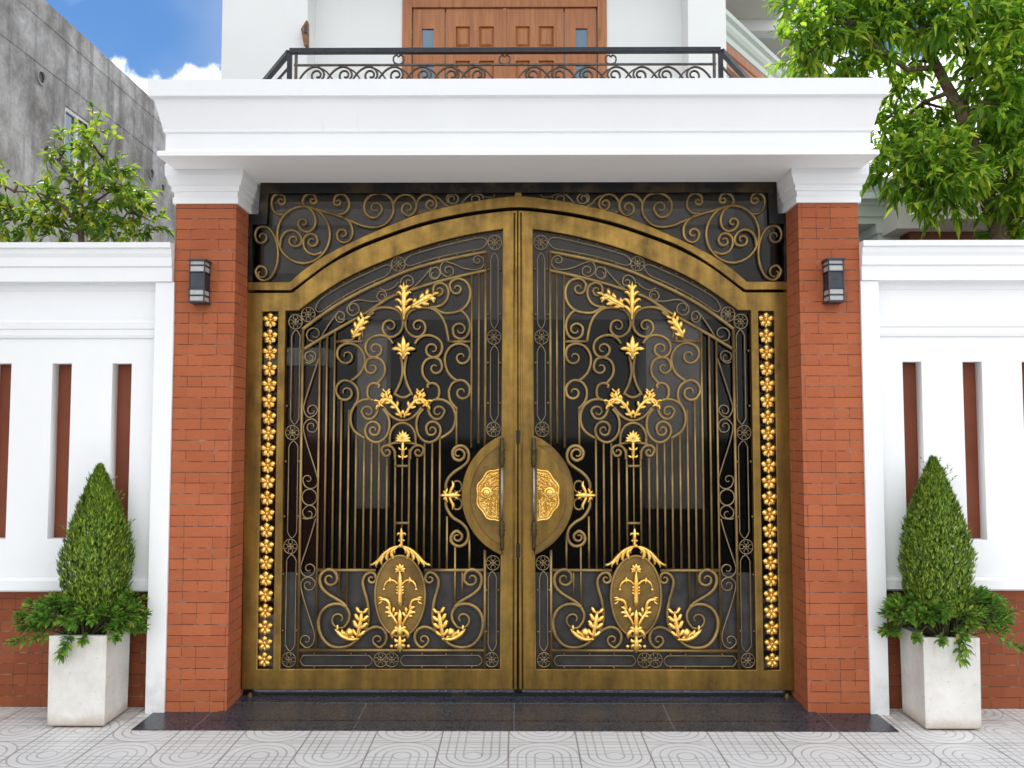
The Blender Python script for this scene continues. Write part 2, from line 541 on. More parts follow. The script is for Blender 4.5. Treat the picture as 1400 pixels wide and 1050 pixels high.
class PB:                           # mesh builder on the gate plane
    def __init__(s, Y=YI, mir=False):
        s.map = gmap(Y, mir); s.v, s.f = [], []
    def add(s, vs, fs):
        b = len(s.v); s.v += [s.map(*v) for v in vs]; s.f += [tuple(i + b for i in f) for f in fs]
        return s
    def tube(s, pts, w, h=None, z=0.0, k=8, closed=False, taper=(1, 1), sq=.75):
        h = w if h is None else h
        pts = [p for i, p in enumerate(pts) if i == 0 or math.hypot(p[0] - pts[i - 1][0], p[1] - pts[i - 1][1]) > .02]
        n = len(pts); vs = []; fs = []
        for i, p in enumerate(pts):
            a = pts[(i - 1) % n] if closed else pts[max(i - 1, 0)]
            b = pts[(i + 1) % n] if closed else pts[min(i + 1, n - 1)]
            tx, ty = b[0] - a[0], b[1] - a[1]; L = math.hypot(tx, ty) or 1
            nx, ny = -ty / L, tx / L
            t = i / max(1, n - 1)
            q = taper[0] + (1 - taper[0]) * min(1, t * 4) if t < .5 else taper[1] + (1 - taper[1]) * min(1, (1 - t) * 4)
            for j in range(k):
                an = 2 * PI * (j + .5) / k
                ca, sa = math.cos(an), math.sin(an)
                ca = math.copysign(abs(ca) ** sq, ca); sa = math.copysign(abs(sa) ** sq, sa)
                vs.append((p[0] + nx * w * q * ca, p[1] + ny * w * q * ca, z + h * q * sa))
        for i in range(n if closed else n - 1):
            i2 = (i + 1) % n
            for j in range(k):
                j2 = (j + 1) % k
                fs.append((i * k + j, i * k + j2, i2 * k + j2, i2 * k + j))
        if not closed:
            fs.append(tuple(range(k))); fs.append(tuple(range((n - 1) * k, n * k)))
        return s.add(vs, fs)
    def petal(s, spine, w, h=2.0, z=1.0, ridge=.5, base=.35, lift=0.0, n=8):
        """domed leaf lobe along a spine of (x, y); w half width, h height"""
        w *= 1.32; h *= 1.1
        sp_ = catmull(spine, 6) if len(spine) > 2 else spine
        L = [0]
        for a, b in zip(sp_, sp_[1:]): L.append(L[-1] + math.hypot(b[0] - a[0], b[1] - a[1]))
        tot = L[-1] or 1
        def at(t):
            d = t * tot
            for i in range(len(L) - 1):
                if d <= L[i + 1] + 1e-9:
                    u = (d - L[i]) / ((L[i + 1] - L[i]) or 1)
                    a, b = sp_[i], sp_[i + 1]
                    return (a[0] + (b[0] - a[0]) * u, a[1] + (b[1] - a[1]) * u), (b[0] - a[0], b[1] - a[1])
            return sp_[-1], (sp_[-1][0] - sp_[-2][0], sp_[-1][1] - sp_[-2][1])
        vs, fs = [], []
        off = (-1, -.6, 0, .6, 1)
        hh = (0, .78, 1.0, .78, 0)
        for i in range(n + 1):
            t = i / n
            p, d = at(t); l = math.hypot(*d) or 1
            nx, ny = -d[1] / l, d[0] / l
            g = (base + (1 - base) * math.sin(PI * min(1, t * 1.25) * .5)) if t < .55 else math.cos((t - .55) / .45 * PI * .5) ** .6
            g = max(g, .05)
            for o, q in zip(off, hh):
                vs.append((p[0] + nx * w * g * o, p[1] + ny * w * g * o, z + lift * t + h * q * (.35 + .65 * math.sin(PI * min(.98, .12 + t * .88))) * (1 if o else 1 + ridge * .3)))
        for i in range(n):
            for j in range(4):
                fs.append((i * 5 + j, i * 5 + j + 1, i * 5 + j + 6, i * 5 + j + 5))
            fs.append((i * 5 + 4, i * 5, i * 5 + 5, i * 5 + 9))
        fs.append((0, 1, 2, 3, 4)); fs.append(tuple(range(n * 5, n * 5 + 5)))
        return s.add(vs, fs)
    def dome(s, cx, cy, rx, ry, h, z=0.0, k=16, m=5):
        vs, fs = [], []
        for i in range(m + 1):
            a = i / m * PI / 2
            for j in range(k):
                b = 2 * PI * j / k
                vs.append((cx + rx * math.cos(a) * math.cos(b) if i < m else cx + rx * .02 * math.cos(b),
                           cy + ry * math.cos(a) * math.sin(b) if i < m else cy + ry * .02 * math.sin(b), z + h * math.sin(a)))
        for i in range(m):
            for j in range(k):
                j2 = (j + 1) % k
                fs.append((i * k + j, i * k + j2, (i + 1) * k + j2, (i + 1) * k + j))
        fs.append(tuple(range(k))); fs.append(tuple(range(m * k, (m + 1) * k)))
        return s.add(vs, fs)
    def slab(s, outline, z0, z1, inset=0.0):
        n = len(outline); vs = []
        cx = sum(p[0] for p in outline) / n; cy = sum(p[1] for p in outline) / n
        rows = [(z0, 0), (z1 - inset, 0), (z1, inset)]
        for z, ins in rows:
            for p in outline:
                L = math.hypot(p[0] - cx, p[1] - cy) or 1
                q = 1 - ins / L
                vs.append((cx + (p[0] - cx) * q, cy + (p[1] - cy) * q, z))
        fs = []
        for i in range(2):
            for j in range(n):
                j2 = (j + 1) % n
                fs.append((i * n + j, i * n + j2, (i + 1) * n + j2, (i + 1) * n + j))
        fs.append(tuple(range(n))); fs.append(tuple(range(2 * n, 3 * n)))
        return s.add(vs, fs)
    def build(s, name, mat, parent=None, smooth=True):
        me = bpy.data.meshes.new(name)
        me.from_pydata(s.v, [], s.f)
        bm = bmesh.new(); bm.from_mesh(me)
        bmesh.ops.recalc_face_normals(bm, faces=bm.faces)
        bm.to_mesh(me); bm.free()
        return link_mesh(name, me, mat, parent, smooth)
# ================================================================== gate leaves
def xc(y): return 552.5 - .012 * (y - 440)        # axis of the leaf's ornament
def mx(pts): return [(2 * xc(y) - x, y) for x, y in pts]
ARCH_OUT = catmull([(400, 399.5), (444, 366), (482, 344.5), (520, 328.5), (577, 309), (634, 296), (686, 288.8), (707.6, 287.4)], 4)
ARCH_IN = catmull([(408, 424.5), (444, 398), (482, 375.5), (530, 354.5), (577, 337), (634, 322), (687.3, 313)], 4)
BAR1 = catmull([(413, 451), (437, 433), (463, 415.5), (494, 398.5), (525, 384), (558, 369.8), (606, 356), (665, 344)], 5)
BAR2 = catmull([(414.5, 478), (444, 460), (473, 443.5), (501, 427.6), (530, 408.5), (548.6, 401), (592, 387), (634, 376.3), (665, 369.5)], 5)
def curve_y(c, x):
    for a, b in zip(c, c[1:]):
        if a[0] <= x <= b[0]: return a[1] + (b[1] - a[1]) * (x - a[0]) / (b[0] - a[0])
    return c[-1][1] if x > c[-1][0] else c[0][1]
def lean(x, y0, y):            # a plumb line seen by the camera: small lean towards the top
    return x + (x - 707) * (y - y0) * 5.1e-5
def bar(x, ymid, y0, y1):      # straight bar, x given at height ymid
    return [(lean(x, ymid, y0), y0), (lean(x, ymid, y1), y1)]

def rosette(cx, cy, r=9.3):
    def b(pb):
        pb.tube([(cx + r * math.cos(2 * PI * i / 22), cy + r * 1.06 * math.sin(2 * PI * i / 22)) for i in range(22)], .75, .8, closed=True, k=6)
        for k in range(4):
            a = PI / 2 * k
            pts = [(cx + r * .62 * math.cos(a) + r * .34 * math.cos(a + PI + t), cy + r * .62 * math.sin(a) + r * .34 * math.sin(a + PI + t)) for t in [i / 5 * 5.0 - 2.5 for i in range(6)]]
            pb.tube(pts, .55, .6, k=6)
            pb.petal([(cx, cy), (cx + r * .5 * math.cos(a), cy + r * .5 * math.sin(a))], 1.2, .9, .3, n=4)
        pb.dome(cx, cy, 1.5, 1.5, 1.6, .3, 8, 3)
    return b
def loop_v(x0, x1, y0, y1):    # long upright rod loop, rounded, waisted at its ends
    def b(pb):
        m = (x0 + x1) / 2
        q = []
        for s in (1, -1):
            ys = [(0, y0), (.55, y0 + 3), (1, y0 + 9), (1, y0 + 16), (1, (y0 + y1) / 2), (1, y1 - 16), (1, y1 - 9), (.55, y1 - 3), (0, y1)]
            pts = [(lean(m + s * (x1 - x0) / 2 * f, (y0 + y1) / 2, y), y) for f, y in ys]
            q += pts if s == 1 else pts[::-1][1:-1]
        c = catmull(q + [q[0]], 4)[:-1]
        pb.tube(c, .72, .8, closed=True, k=6)
    return b
def stud(cx, cy, r=1.9):
    return lambda pb: pb.dome(cx, cy, r, r, 2.6, -.4, 8, 3)

def flower(cx, cy, s=1.0):
    def b(pb):
        for k in range(5):
            a = -PI / 2 + 2 * PI * k / 5
            l = 9.0 * s
            ex, ey = cx + l * math.cos(a) * 1.12, cy + l * math.sin(a) * 1.02 + 1.0
            pb.petal([(cx + 1.6 * math.cos(a), cy + 1.6 * math.sin(a) + .6), (ex, ey)], 3.45 * s, 3.2, .8, base=.30, lift=.8, n=6)
        pb.petal([(cx, cy + 5.5), (cx, cy + 12.0)], 2.0 * s, 2.2, .6, n=5)
        pb.dome(cx, cy + .4, 2.0 * s, 2.0 * s, 2.6, 2.0, 8, 3)
    return b

def acanthus_tall(cx, y0, y1):       # upright plume
    def b(pb):
        H = y1 - y0
        pb.petal([(cx, y1), (cx, y0 + H * .5), (cx, y0)], 3.6, 4.0, 1.5, base=.45)
        for t, l in ((.26, 10.5), (.45, 10.5), (.64, 8.5), (.80, 5.5)):
            y = y1 - H * t
            for s in (-1, 1):
                pb.petal([(cx + s * 1, y + 5), (cx + s * l * .55, y - 2.5), (cx + s * l, y - 5.0), (cx + s * (l + 1), y - 2.2)], 2.3, 3.0, 1.0, base=.6)
    return b
def palmette(cx, cy):
    def b(pb):
        pb.petal([(cx, cy + 16), (cx, cy), (cx, cy - 17)], 3.6, 3.6, 1.2, base=.5)
        for s in (-1, 1):
            pb.petal([(cx + s, cy + 4), (cx + s * 5, cy - 3), (cx + s * 8, cy - 8)], 2.7, 3, 1.0)
            pb.petal([(cx + s, cy + 6), (cx + s * 8, cy + 1), (cx + s * 16.5, cy + 1.5)], 2.8, 3.0, 1.0)
            pb.petal([(cx + s, cy + 13), (cx + s * 5, cy + 7), (cx + s * 9.5, cy + 8)], 2.0, 2.6, .8)
    return b
def frond(pts, n=5, w=2.6, lobe=7, side=(1, -1), tipcurl=True, lift=1.0):
    """acanthus branch: a rib with lobes that sweep forward"""
    def b(pb):
        c = catmull(pts, 8)
        pb.petal(c[::4] + [c[-1]], w, 3.4, 1.2, base=.6)
        for k in range(n):
            t = (k + .5) / n
            i = min(len(c) - 2, int(t * (len(c) - 1)))
            p, q = c[i], c[i + 1]
            L = math.hypot(q[0] - p[0], q[1] - p[1]) or 1
            dx, dy = (q[0] - p[0]) / L, (q[1] - p[1]) / L
            l = lobe * (1 - .45 * abs(t - .45))
            for s in side:
                nx, ny = -dy * s, dx * s
                pb.petal([p, (p[0] + dx * l * .35 + nx * l * .55, p[1] + dy * l * .35 + ny * l * .55),
                          (p[0] + dx * l * .80 + nx * l * .85, p[1] + dy * l * .80 + ny * l * .85), (p[0] + dx * l * .72 + nx * l * 1.12, p[1] + dy * l * .72 + ny * l * 1.12)], l * .29, 3.2, .8 + .3 * (k % 2), base=.6, n=6)
    return b
def many(*fs):
    def b(pb):
        for f in fs: f(pb)
    return b
def ball(cx, cy, r, h=None): return lambda pb: pb.dome(cx, cy, r, r, h or r * 1.2, .5, 10, 4)

def build_leaf(mir):
    root = empty('gate_leaf')
    base = gmap(YG, mir)(520, 943)
    root.location = (base.x, YG + .03, .03)
    def W(x, y):
        p = gmap(YG, mir)(x, y)
        return (p.x, p.z)
    outer = [(336, 400), (396, 400)] + ARCH_OUT + [(707.0, 943), (330, 943)]
    slot = [(359, 426), (380, 426), (373, 915), (351.5, 915)]
    inner = [(390.5, 425)] + ARCH_IN + [(683.5, 915), (383, 915)]
    plate('frame', [[W(*p) for p in l] for l in (outer, slot, inner)], YG, YG + .055, 'bronze', root, .005)
    # meeting-stile bead
    pb = PB(YG, mir)
    pb.tube([(703.4, 291), (701.8, 941)], 1.3, 1.6, .3, 6)
    pb.build('stile_bead', 'bronze', root)
    # dark tinted sheet behind the ironwork (closed thin box)
    pts = [(386, 420)] + ARCH_IN[:] + [(689, 309), (689, 919), (379, 919)]
    pts = [(340, 408), (400, 408)] + [(x, y - 8) for x, y in ARCH_IN] + [(694, 305), (694, 930), (336, 930)]
    plate('glass_sheet', [[W(*p) for p in pts]], YG + .060, YG + .064, 'tinted_glass', root, .0008)
    plate('kick_sheet', [[W(x, y) for x, y in ((380, 784), (688, 784), (688, 921), (378, 921))]], YG + .0555, YG + .0592, 'sheet_grey', root, .0008)
    def part(name, fn, mat, Y=YI):
        pb = PB(Y, mir); fn(pb); return pb.build(name, mat, root)
    def rod(name, pts, w, mat='bar_bronze', z=0.0, h=None, taper=(1, 1), k=8):
        pb = PB(YI, mir); pb.tube(pts, w, h or w * 1.1, z, k, taper=taper); return pb.build(name, mat, root)
    # ---- structural bars
    rod('arch_bar', BAR1, 2.5); rod('arch_bar', BAR2, 2.3)
    rod('edge_bar', bar(410.5, 700, 452, 915), 2.0); rod('edge_bar', bar(663, 700, 344, 612), 2.0); rod('edge_bar', bar(663, 700, 752, 915), 2.0)
    rod('rail_bar', [(434, 779.5), (514, 779.5)], 2.4); rod('rail_bar', [(580, 779.5), (662, 779.5)], 2.4)
    rod('rail_bar', [(409, 889), (661.5, 889)], 2.5)
    rod('rail_bar', [(459, 467), (495, 467)], 2.0); rod('rail_bar', [(613, 467), (644, 467)], 2.0)
    w = 1.55
    rod('bar', bar(434.3, 700, curve_y(BAR2, 436.5), 888), w)
    for x, y0, y1 in ((444.3, 0, 779), (455, 0, 779), (465.2, 546, 815), (475.6, 560, 830), (486, 590, 779), (497, 599, 779), (507.3, 604, 776), (517.6, 606, 768),
                      (528.6, 626, 757), (540, 616, 752), (559, 614, 752), (570, 626, 757), (580, 606, 768), (590.5, 604, 776), (601, 599, 779),
                      (611.3, 706, 779), (622.5, 747, 830), (642, 732, 779), (644, 0, 612), (654, 0, 606), (623.7, 556, 610)):
        if y0 == 0: y0 = curve_y(BAR2, x + 2)
        rod('bar', bar(x, 690, y0, y1), w)
    rod('bar', bar(632, 790, 779, 814), 1.2)
    rod('bar', bar(549.6, 700, 606, 745), 1.2, k=6)
    for y in (637, 715): rod('cross_bar', [(540, y), (559.5, y)], 1.9)
    # ---- heavy scrolls
    sw = 2.05
    def S(pts, c0=None, c1=None, w=sw, turns=.95, mirror=False, mat='bar_bronze'):
        c = scroll(pts, c0, c1, turns)
        tp = (.45 if c0 else 1, .45 if c1 else 1)
        rod('scroll', c, w, mat, taper=tp)
        if mirror: rod('scroll', mx(c), w, mat, taper=tp)
    S([(580.5, 443), (581.5, 451), (576, 459), (567, 460.5), (557.5, 454), (554, 443), (556.5, 431), (564, 423.5), (576, 420.5), (590, 422), (602, 431), (609.5, 446), (613.5, 467)], (571.5, 446), mirror=True)
    S([(567, 470), (573, 462.5), (582, 458.6), (593, 460), (602, 466.5), (604.5, 477), (600, 486), (591, 488.5), (584, 484)], None, (591.5, 477.5), mirror=True, turns=.9)
    S([(604, 499), (600.5, 491.5), (592, 489), (582.5, 492.5), (577.5, 502), (578.5, 513), (584.5, 521.5), (588, 525)], (595, 503), mirror=True)
    S([(585.5, 530.5), (584.5, 526.5), (591, 523.8), (597.5, 526.5), (600.3, 533), (600, 541), (596.5, 546.7)], None, None, mirror=True)
    # right-hand column
    S([(619, 449), (621, 459), (630, 463.5), (638.5, 459), (642.3, 448), (640.5, 437), (635, 428.5), (628, 423.5)], (629, 451))
    S([(617, 398), (614.8, 390.5), (618, 384.5), (625, 381), (634, 383), (640.5, 390), (643, 400), (641, 411.5), (635.5, 420), (627, 425.5), (616, 427.8), (605, 427.3), (592, 420.5)], (624.5, 394.5))
    S([(592, 399), (594, 390.5), (601.5, 387), (609.5, 390.5), (613, 398.5), (611.5, 408), (605.5, 416), (596, 419.6), (588, 419.8)], (600, 397.5))
    S([(640.5, 492), (642.5, 484), (639, 474), (628, 470), (616.5, 474), (609.3, 485), (608.5, 497), (612.5, 509), (619, 516.5), (625, 520.5)], (631, 488.5))
    S([(641, 540), (642.2, 531), (637.5, 523), (629.5, 519.8), (619.5, 523.5), (614, 534), (615, 546), (620, 554), (625, 559)], (631.5, 536.5))
    # left-hand column
    S([(483.5, 492.5), (480.5, 484.5), (472.5, 480), (464, 483), (461.5, 491.5), (464.5, 480), (474, 471), (486, 471.5), (495, 480.5), (498.5, 493), (496, 506), (488.5, 515.5), (481, 521)], None) if False else None
    S([(464.6, 493), (461, 486), (463, 476.5), (471, 470.6), (481, 470), (491, 475), (497.5, 485.5), (498.3, 497), (493.5, 509), (486, 516.5), (480, 520.5)], (474, 487))
    S([(464, 544), (459.5, 536), (461.5, 526.5), (469, 520.5), (478, 521.5), (486, 527.5), (489.6, 537), (488.5, 548), (484, 555)], (473, 536.5))
    rod('scroll', [(lean(461, 470, 467), 467)] + catmull([(472, 465.5), (482, 464), (489, 457), (491, 449)], 5), 1.6)
    S([(496, 462), (495, 447), (500.5, 436), (511.5, 427)], None, None, w=1.6)
    # pair of large C scrolls that flank the shell
    S([(607, 565), (606, 555.5), (611, 549.2), (611, 549.2)], None, None) if False else None
    S([(608, 563), (602.5, 571.5), (594, 572.5), (587.3, 566), (585.6, 556.5), (590, 548.5), (598.5, 546), (608.5, 547.8), (617.5, 555), (622.3, 567), (621.5, 580), (615.5, 590.5), (602.5, 599)], (599, 563), mirror=True)
    S([(584.5, 593), (582.5, 585), (586, 578.5), (593, 576.6), (600, 581), (602.3, 590), (598, 599.5), (588, 604.6), (578, 601.5), (571, 592), (569.3, 579), (572, 568), (579, 559)], (590.5, 588), mirror=True)
    S([(525, 557), (532, 566), (541, 572.5), (550.9, 574.8), (560.5, 572.5), (569.5, 566), (576.5, 557)])
    S([(540.5, 538.5), (545.5, 542), (551.3, 543.4), (557, 542), (562, 538.5)])
    S([(548, 487), (550, 499), (550, 512), (546, 526), (538.5, 540.5)], mirror=True)
    S([(533, 606), (533.5, 594), (538, 584.5), (544, 579.8), (550.6, 578.3), (557.2, 579.8), (563.2, 584.5), (567.6, 594), (568.2, 606)], w=1.9)
    S([(530, 607.8), (540, 605.6), (550.5, 605), (561, 605.6), (571, 607.8)], w=1.8)
    S([(524.5, 622), (521.5, 615), (525, 610), (530.5, 609), (536, 611.5), (539.6, 618), (540, 628)], (529, 618), mirror=True, w=2.0)
    # scrolls beside the lock plate
    S([(634, 626), (628, 629.5), (620.5, 626), (618.8, 618), (623, 611.5), (630.5, 609.4), (637.5, 613), (641, 621.5), (639.3, 631), (632, 638), (621, 645.5), (613, 654), (609.6, 664), (611.5, 673)], (627, 620.5), w=2.4)
    S([(631.5, 731), (625, 726), (618.5, 730), (616.5, 738), (621, 744.5), (629.5, 746.5), (637, 742), (640.5, 732.5), (638, 722), (630, 714), (619.5, 707.5), (612.5, 698), (609.6, 689), (611.5, 680)], (625, 734), w=2.4)
    for y, s in ((665.5, 1), (688.5, -1)):
        S([(619.5, y - 5 * s), (624, y - 8 * s), (629.5, y - 6 * s), (631.5, y), (630, y + 5 * s), (625, y + 8 * s), (621, y + 5 * s)], w=1.5)
    # foot panel
    S([(461, 793), (460, 785), (455, 779.5), (447.5, 779), (440, 784), (437.3, 792.5), (440, 803), (447.5, 811), (458, 817.5), (467, 823), (474, 829.5)], (451, 791.5), w=2.5)
    S([(470.5, 857.5), (476.5, 849), (477.8, 839), (472.5, 829.5), (463, 825.6), (451.5, 827), (441.5, 834), (436, 846), (436.3, 860), (441.5, 873), (451.5, 882.5), (465, 885), (478, 882), (488, 874.5), (496, 866.5), (505, 859.8), (515, 857), (524, 860.5), (528.5, 869), (526.5, 879), (519, 885), (511.5, 880)], (463.5, 846.5), (516.5, 874.5), w=2.6, mirror=False)
    S([(514.5, 790.5), (512, 784.5), (506.5, 782.5), (499.5, 786.5), (496, 795), (498, 807), (501.5, 819), (504, 834), (503.5, 850), (499, 863.5)], (508, 791.5), w=2.3)
    def fx(pts): return [(2 * xc(830) - x, y) for x, y in pts]
    S(fx([(461, 793), (460, 785), (455, 779.5), (447.5, 779), (440, 784), (437.3, 792.5), (440, 803), (447.5, 811), (458, 817.5), (467, 823), (474, 829.5)]), fx([(451, 791.5)])[0], w=2.5)
    S(fx([(470.5, 857.5), (476.5, 849), (477.8, 839), (472.5, 829.5), (463, 825.6), (451.5, 827), (441.5, 834), (436, 846), (436.3, 860), (441.5, 873), (451.5, 882.5), (465, 885), (478, 882), (488, 874.5), (496, 866.5), (505, 859.8), (515, 857), (524, 860.5), (528.5, 869), (526.5, 879), (519, 885), (511.5, 880)]), fx([(463.5, 846.5)])[0], fx([(516.5, 874.5)])[0], w=2.6)
    S(fx([(514.5, 790.5), (512, 784.5), (506.5, 782.5), (499.5, 786.5), (496, 795), (498, 807), (501.5, 819), (504, 834), (503.5, 850), (499, 863.5)]), fx([(508, 791.5)])[0], w=2.3)
    # ---- thin rods: side column of S pieces
    def T(pts, c0=None, c1=None, w=.95, turns=.9, name='thin_scroll'):
        rod(name, scroll(pts, c0, c1, turns), w, 'dull_rod', taper=(.7 if c0 else 1, .7 if c1 else 1), k=6)
    T([(417.5, 495), (424, 496.5), (430.5, 491), (431, 483.5), (425.5, 480), (418.5, 482.5)], None, (424, 488.5))
    T([(435.8, 490), (426, 520), (416.5, 550), (415.5, 561), (421, 570), (429, 568.5), (434, 561), (431.5, 555)], None, (426.5, 561.5))
    T([(431, 590), (434.5, 582), (431, 574.5), (423.5, 573), (416.5, 579), (415, 588), (420, 608), (428, 633), (434, 654), (432.5, 664), (425.5, 668), (417.5, 665), (414, 657)], (426, 583), (421, 655.5))
    T([(433 - 10 + 10 * math.cos(2 * PI * i / 20) , 679.7 + 10.8 * math.sin(2 * PI * i / 20)) for i in range(21)])
    T([(413.5, 708), (419, 709.5), (429, 707), (432.5, 700), (429, 693), (421.5, 691), (414.5, 697)], None, (422, 702))
    T([(431.5, 709), (424, 735), (415, 762), (411, 775), (413, 784), (420, 788.5), (428, 785), (430.5, 778)], None, (422.5, 777.5))
    T([(428.5, 804), (431, 797), (426.5, 790.5), (418.5, 789.5), (412.5, 795), (411.5, 803), (416, 822), (425, 850), (430, 868), (427, 881), (418.5, 885.5), (411, 879)], (421.5, 799.5), (418.5, 875))
    # between the two arch bars
    T([(648, 352), (653, 349.5), (659.5, 352.5), (662, 360), (657, 367), (645, 368.5), (632, 366), (618, 360), (607, 358), (602, 366), (604, 374), (612, 378.5), (619, 375)], (653, 355.5), (612.5, 370))
    T([(601, 376), (597, 381), (590.5, 381), (587.5, 374.5), (590, 367.5), (596, 365)], None, (594, 374.5))
    T([(590, 365), (580, 378), (566, 392), (562, 393)], None, None)
    T([(565, 387.5), (563.5, 380), (557, 376.5), (550, 380.5), (547, 388)], (559, 385.5))
    T([(545, 386), (538, 393), (528, 397), (519, 394)], None)
    T([(515, 405), (519, 398.5), (526, 399), (528.5, 405), (524, 411), (516, 412), (505, 412), (493, 410), (483, 412), (475, 420), (476, 428), (483, 431.5), (490, 427)], (522, 405), (482.5, 421.5))
    T([(472, 436), (467, 440.5), (461, 439), (459, 432.5), (463, 426)], None, (465.5, 433))
    T([(461, 428), (452, 440), (443, 454), (438, 462), (431.5, 466.5), (422, 464.5), (419, 458)], None, (430, 457))
    # loops, rosettes and studs of the border
    for x0, x1, y0, y1 in ((398, 409.5, 451, 580), (394, 406.5, 602.5, 735.5), (391, 404, 758, 890), (671, 681, 346, 449), (670.5, 681.5, 472.5, 576), (667.5, 678.5, 781, 890)):
        part('rod_loop', loop_v(x0, x1, y0, y1), 'dull_rod')
    for cx, cy in ((404, 440), (399.7, 591.5), (397, 747), (394.8, 902), (675.5, 461), (674.7, 587), (674, 769.5), (672.3, 902), (544.5, 361), (676.5, 331.5), (421.5, 430), (535.5, 902), (520.5, 902)):
        part('rosette', rosette(cx, cy), 'dull_rod')
    st = []
    for x0, x1, y in ((393.5, 411.3, 480), (392, 410, 555), (390.5, 409, 631), (388.5, 407.5, 706), (387, 406, 785), (386.5, 405, 862), (667.5, 684.5, 368), (667, 684, 430), (667, 684, 496), (667, 684, 551), (665, 681.5, 806.5), (664.5, 681, 863.5)):
        st += [stud(x0, y), stud(x1, y)]
    for x in (430, 480, 500, 577, 610, 645):
        st += [stud(x, 893.8, 1.6), stud(x, 912, 1.6)]
    for s_ in st: part('stud', s_, 'bar_bronze')
    # lying loops in the foot band and along the arch
    def loop_h(pts_top, pts_bot):
        pts = pts_top + pts_bot[::-1]
        pb = PB(YI, mir); pb.tube(catmull(pts + [pts[0]], 4)[:-1], .72, .8, closed=True, k=6); pb.build('rod_loop', 'dull_rod', root)
    for a, b in ((410, 509), (547, 659)):
        loop_h([(a, 903), (a + 4, 897), (a + 10, 896), ((a + b) / 2, 896), (b - 10, 896), (b - 4, 897), (b, 903)],
               [(a, 903), (a + 4, 909), (a + 10, 910), ((a + b) / 2, 910), (b - 10, 910), (b - 4, 909), (b, 903)][1:-1])
    def along(xs, d0, d1):
        t = [(x, curve_y(ARCH_IN, x) + d0) for x in xs[1:-1]]; bt = [(x, curve_y(BAR1, x) - d1) for x in xs[1:-1]]
        e0 = (xs[0], (curve_y(ARCH_IN, xs[0]) + curve_y(BAR1, xs[0])) / 2); e1 = (xs[-1], (curve_y(ARCH_IN, xs[-1]) + curve_y(BAR1, xs[-1])) / 2)
        loop_h([e0] + t + [e1], bt)
    along([431, 438, 460, 485, 510, 528, 535], 7, 6)
    along([553, 560, 585, 610, 640, 658, 666], 7, 6)
    for x in (452, 470, 492, 512, 574, 600, 625, 648):
        part('stud', stud(x, curve_y(ARCH_IN, x) + 4, 1.5), 'dull_rod'); part('stud', stud(x, curve_y(BAR1, x) - 3.5, 1.5), 'dull_rod')
    # ---- gilded flowers in the stile slot
    for i in range(22):
        y = 437.5 + i * 22.05
        part('gilt_flower', flower(lean(366.0, 670, y), y - .5, 1.12), 'gold', YG + .02)
    # ---- gilded ornaments
    part('acanthus_plume', acanthus_tall(552.3, 385, 438), 'gold', YI - .012)
    part('gilt_leaf', many(frond([(563, 420), (571, 415), (580, 410), (588, 404), (592.5, 405)], 4, 4.6, 9.5, (1, -1))), 'gold', YI - .012)
    part('gilt_leaf', frond([(483, 462), (488, 452), (494, 441), (498, 433)], 4, 4.2, 9), 'gold', YI - .012)
    part('palmette', palmette(551.7, 476), 'gold', YI - .012)
    for f in (lambda p: p, mx):
        part('gilt_leaf', many(frond(f([(552.5, 571), (558, 560), (567, 549), (577, 546), (585, 550), (583.5, 556)]), 6, 2.7, 7.5),
                               frond(f([(571, 548), (574, 541), (574.5, 534)]), 3, 2.2, 6.5)), 'gold', YI - .012)
    def shell(pb):
        cx = 550.8
        for k in range(9):
            a = -PI / 2 + (k - 4) * .36
            l = 15.5 - abs(k - 4) * .9
            pb.petal([(cx, 605), (cx + l * .5 * math.cos(a) * .9, 603 + l * .5 * math.sin(a)), (cx + l * math.cos(a) * .95, 604 + l * math.sin(a) * 1.05 + abs(k - 4) * .3)], 2.3, 3.2, 1.0, base=.3)
        pb.petal([(cx, 604), (cx, 618), (cx - .2, 630)], 2.2, 3, 1.0, base=.8)
        for s in (-1, 1):
            pb.petal([(cx, 615), (cx + s * 4, 614), (cx + s * 5.5, 611)], 1.3, 2, .8); pb.petal([(cx, 625), (cx + s * 4, 624.5), (cx + s * 6.5, 622)], 1.6, 2, .8)
    part('gilt_shell', shell, 'gold', YI - .012)
    def finial(pb):
        cx = 549.0
        pb.petal([(cx, 747), (cx, 735), (cx, 721)], 2.4, 3, 1, base=.7)
        for s in (-1, 1):
            pb.petal([(cx, 730), (cx + s * 4, 729), (cx + s * 6, 732)], 1.6, 2.2, .8); pb.petal([(cx, 739), (cx + s * 5, 738.5)], 1.4, 2, .8)
    part('gilt_finial', finial, 'gold', YI - .012)
    # oval plaque
    cx0, cy0, rx, ry = 547.2, 813, 34.0, 53.5
    oval = [(cx0 + rx * math.cos(2 * PI * i / 48), cy0 + ry * math.sin(2 * PI * i / 48) * (1.0 if math.sin(2 * PI * i / 48) < 0 else 1.06)) for i in range(48)]
    pb = PB(YI, mir); pb.slab(oval, -2.5, 1.5, .6); plaque = pb.build('oval_plaque', 'plate_bronze', root, smooth=False)
    pb = PB(YI, mir); pb.tube(oval, 1.9, 2.4, 1.5, 8, closed=True); pb.build('rim', 'bar_bronze', plaque)
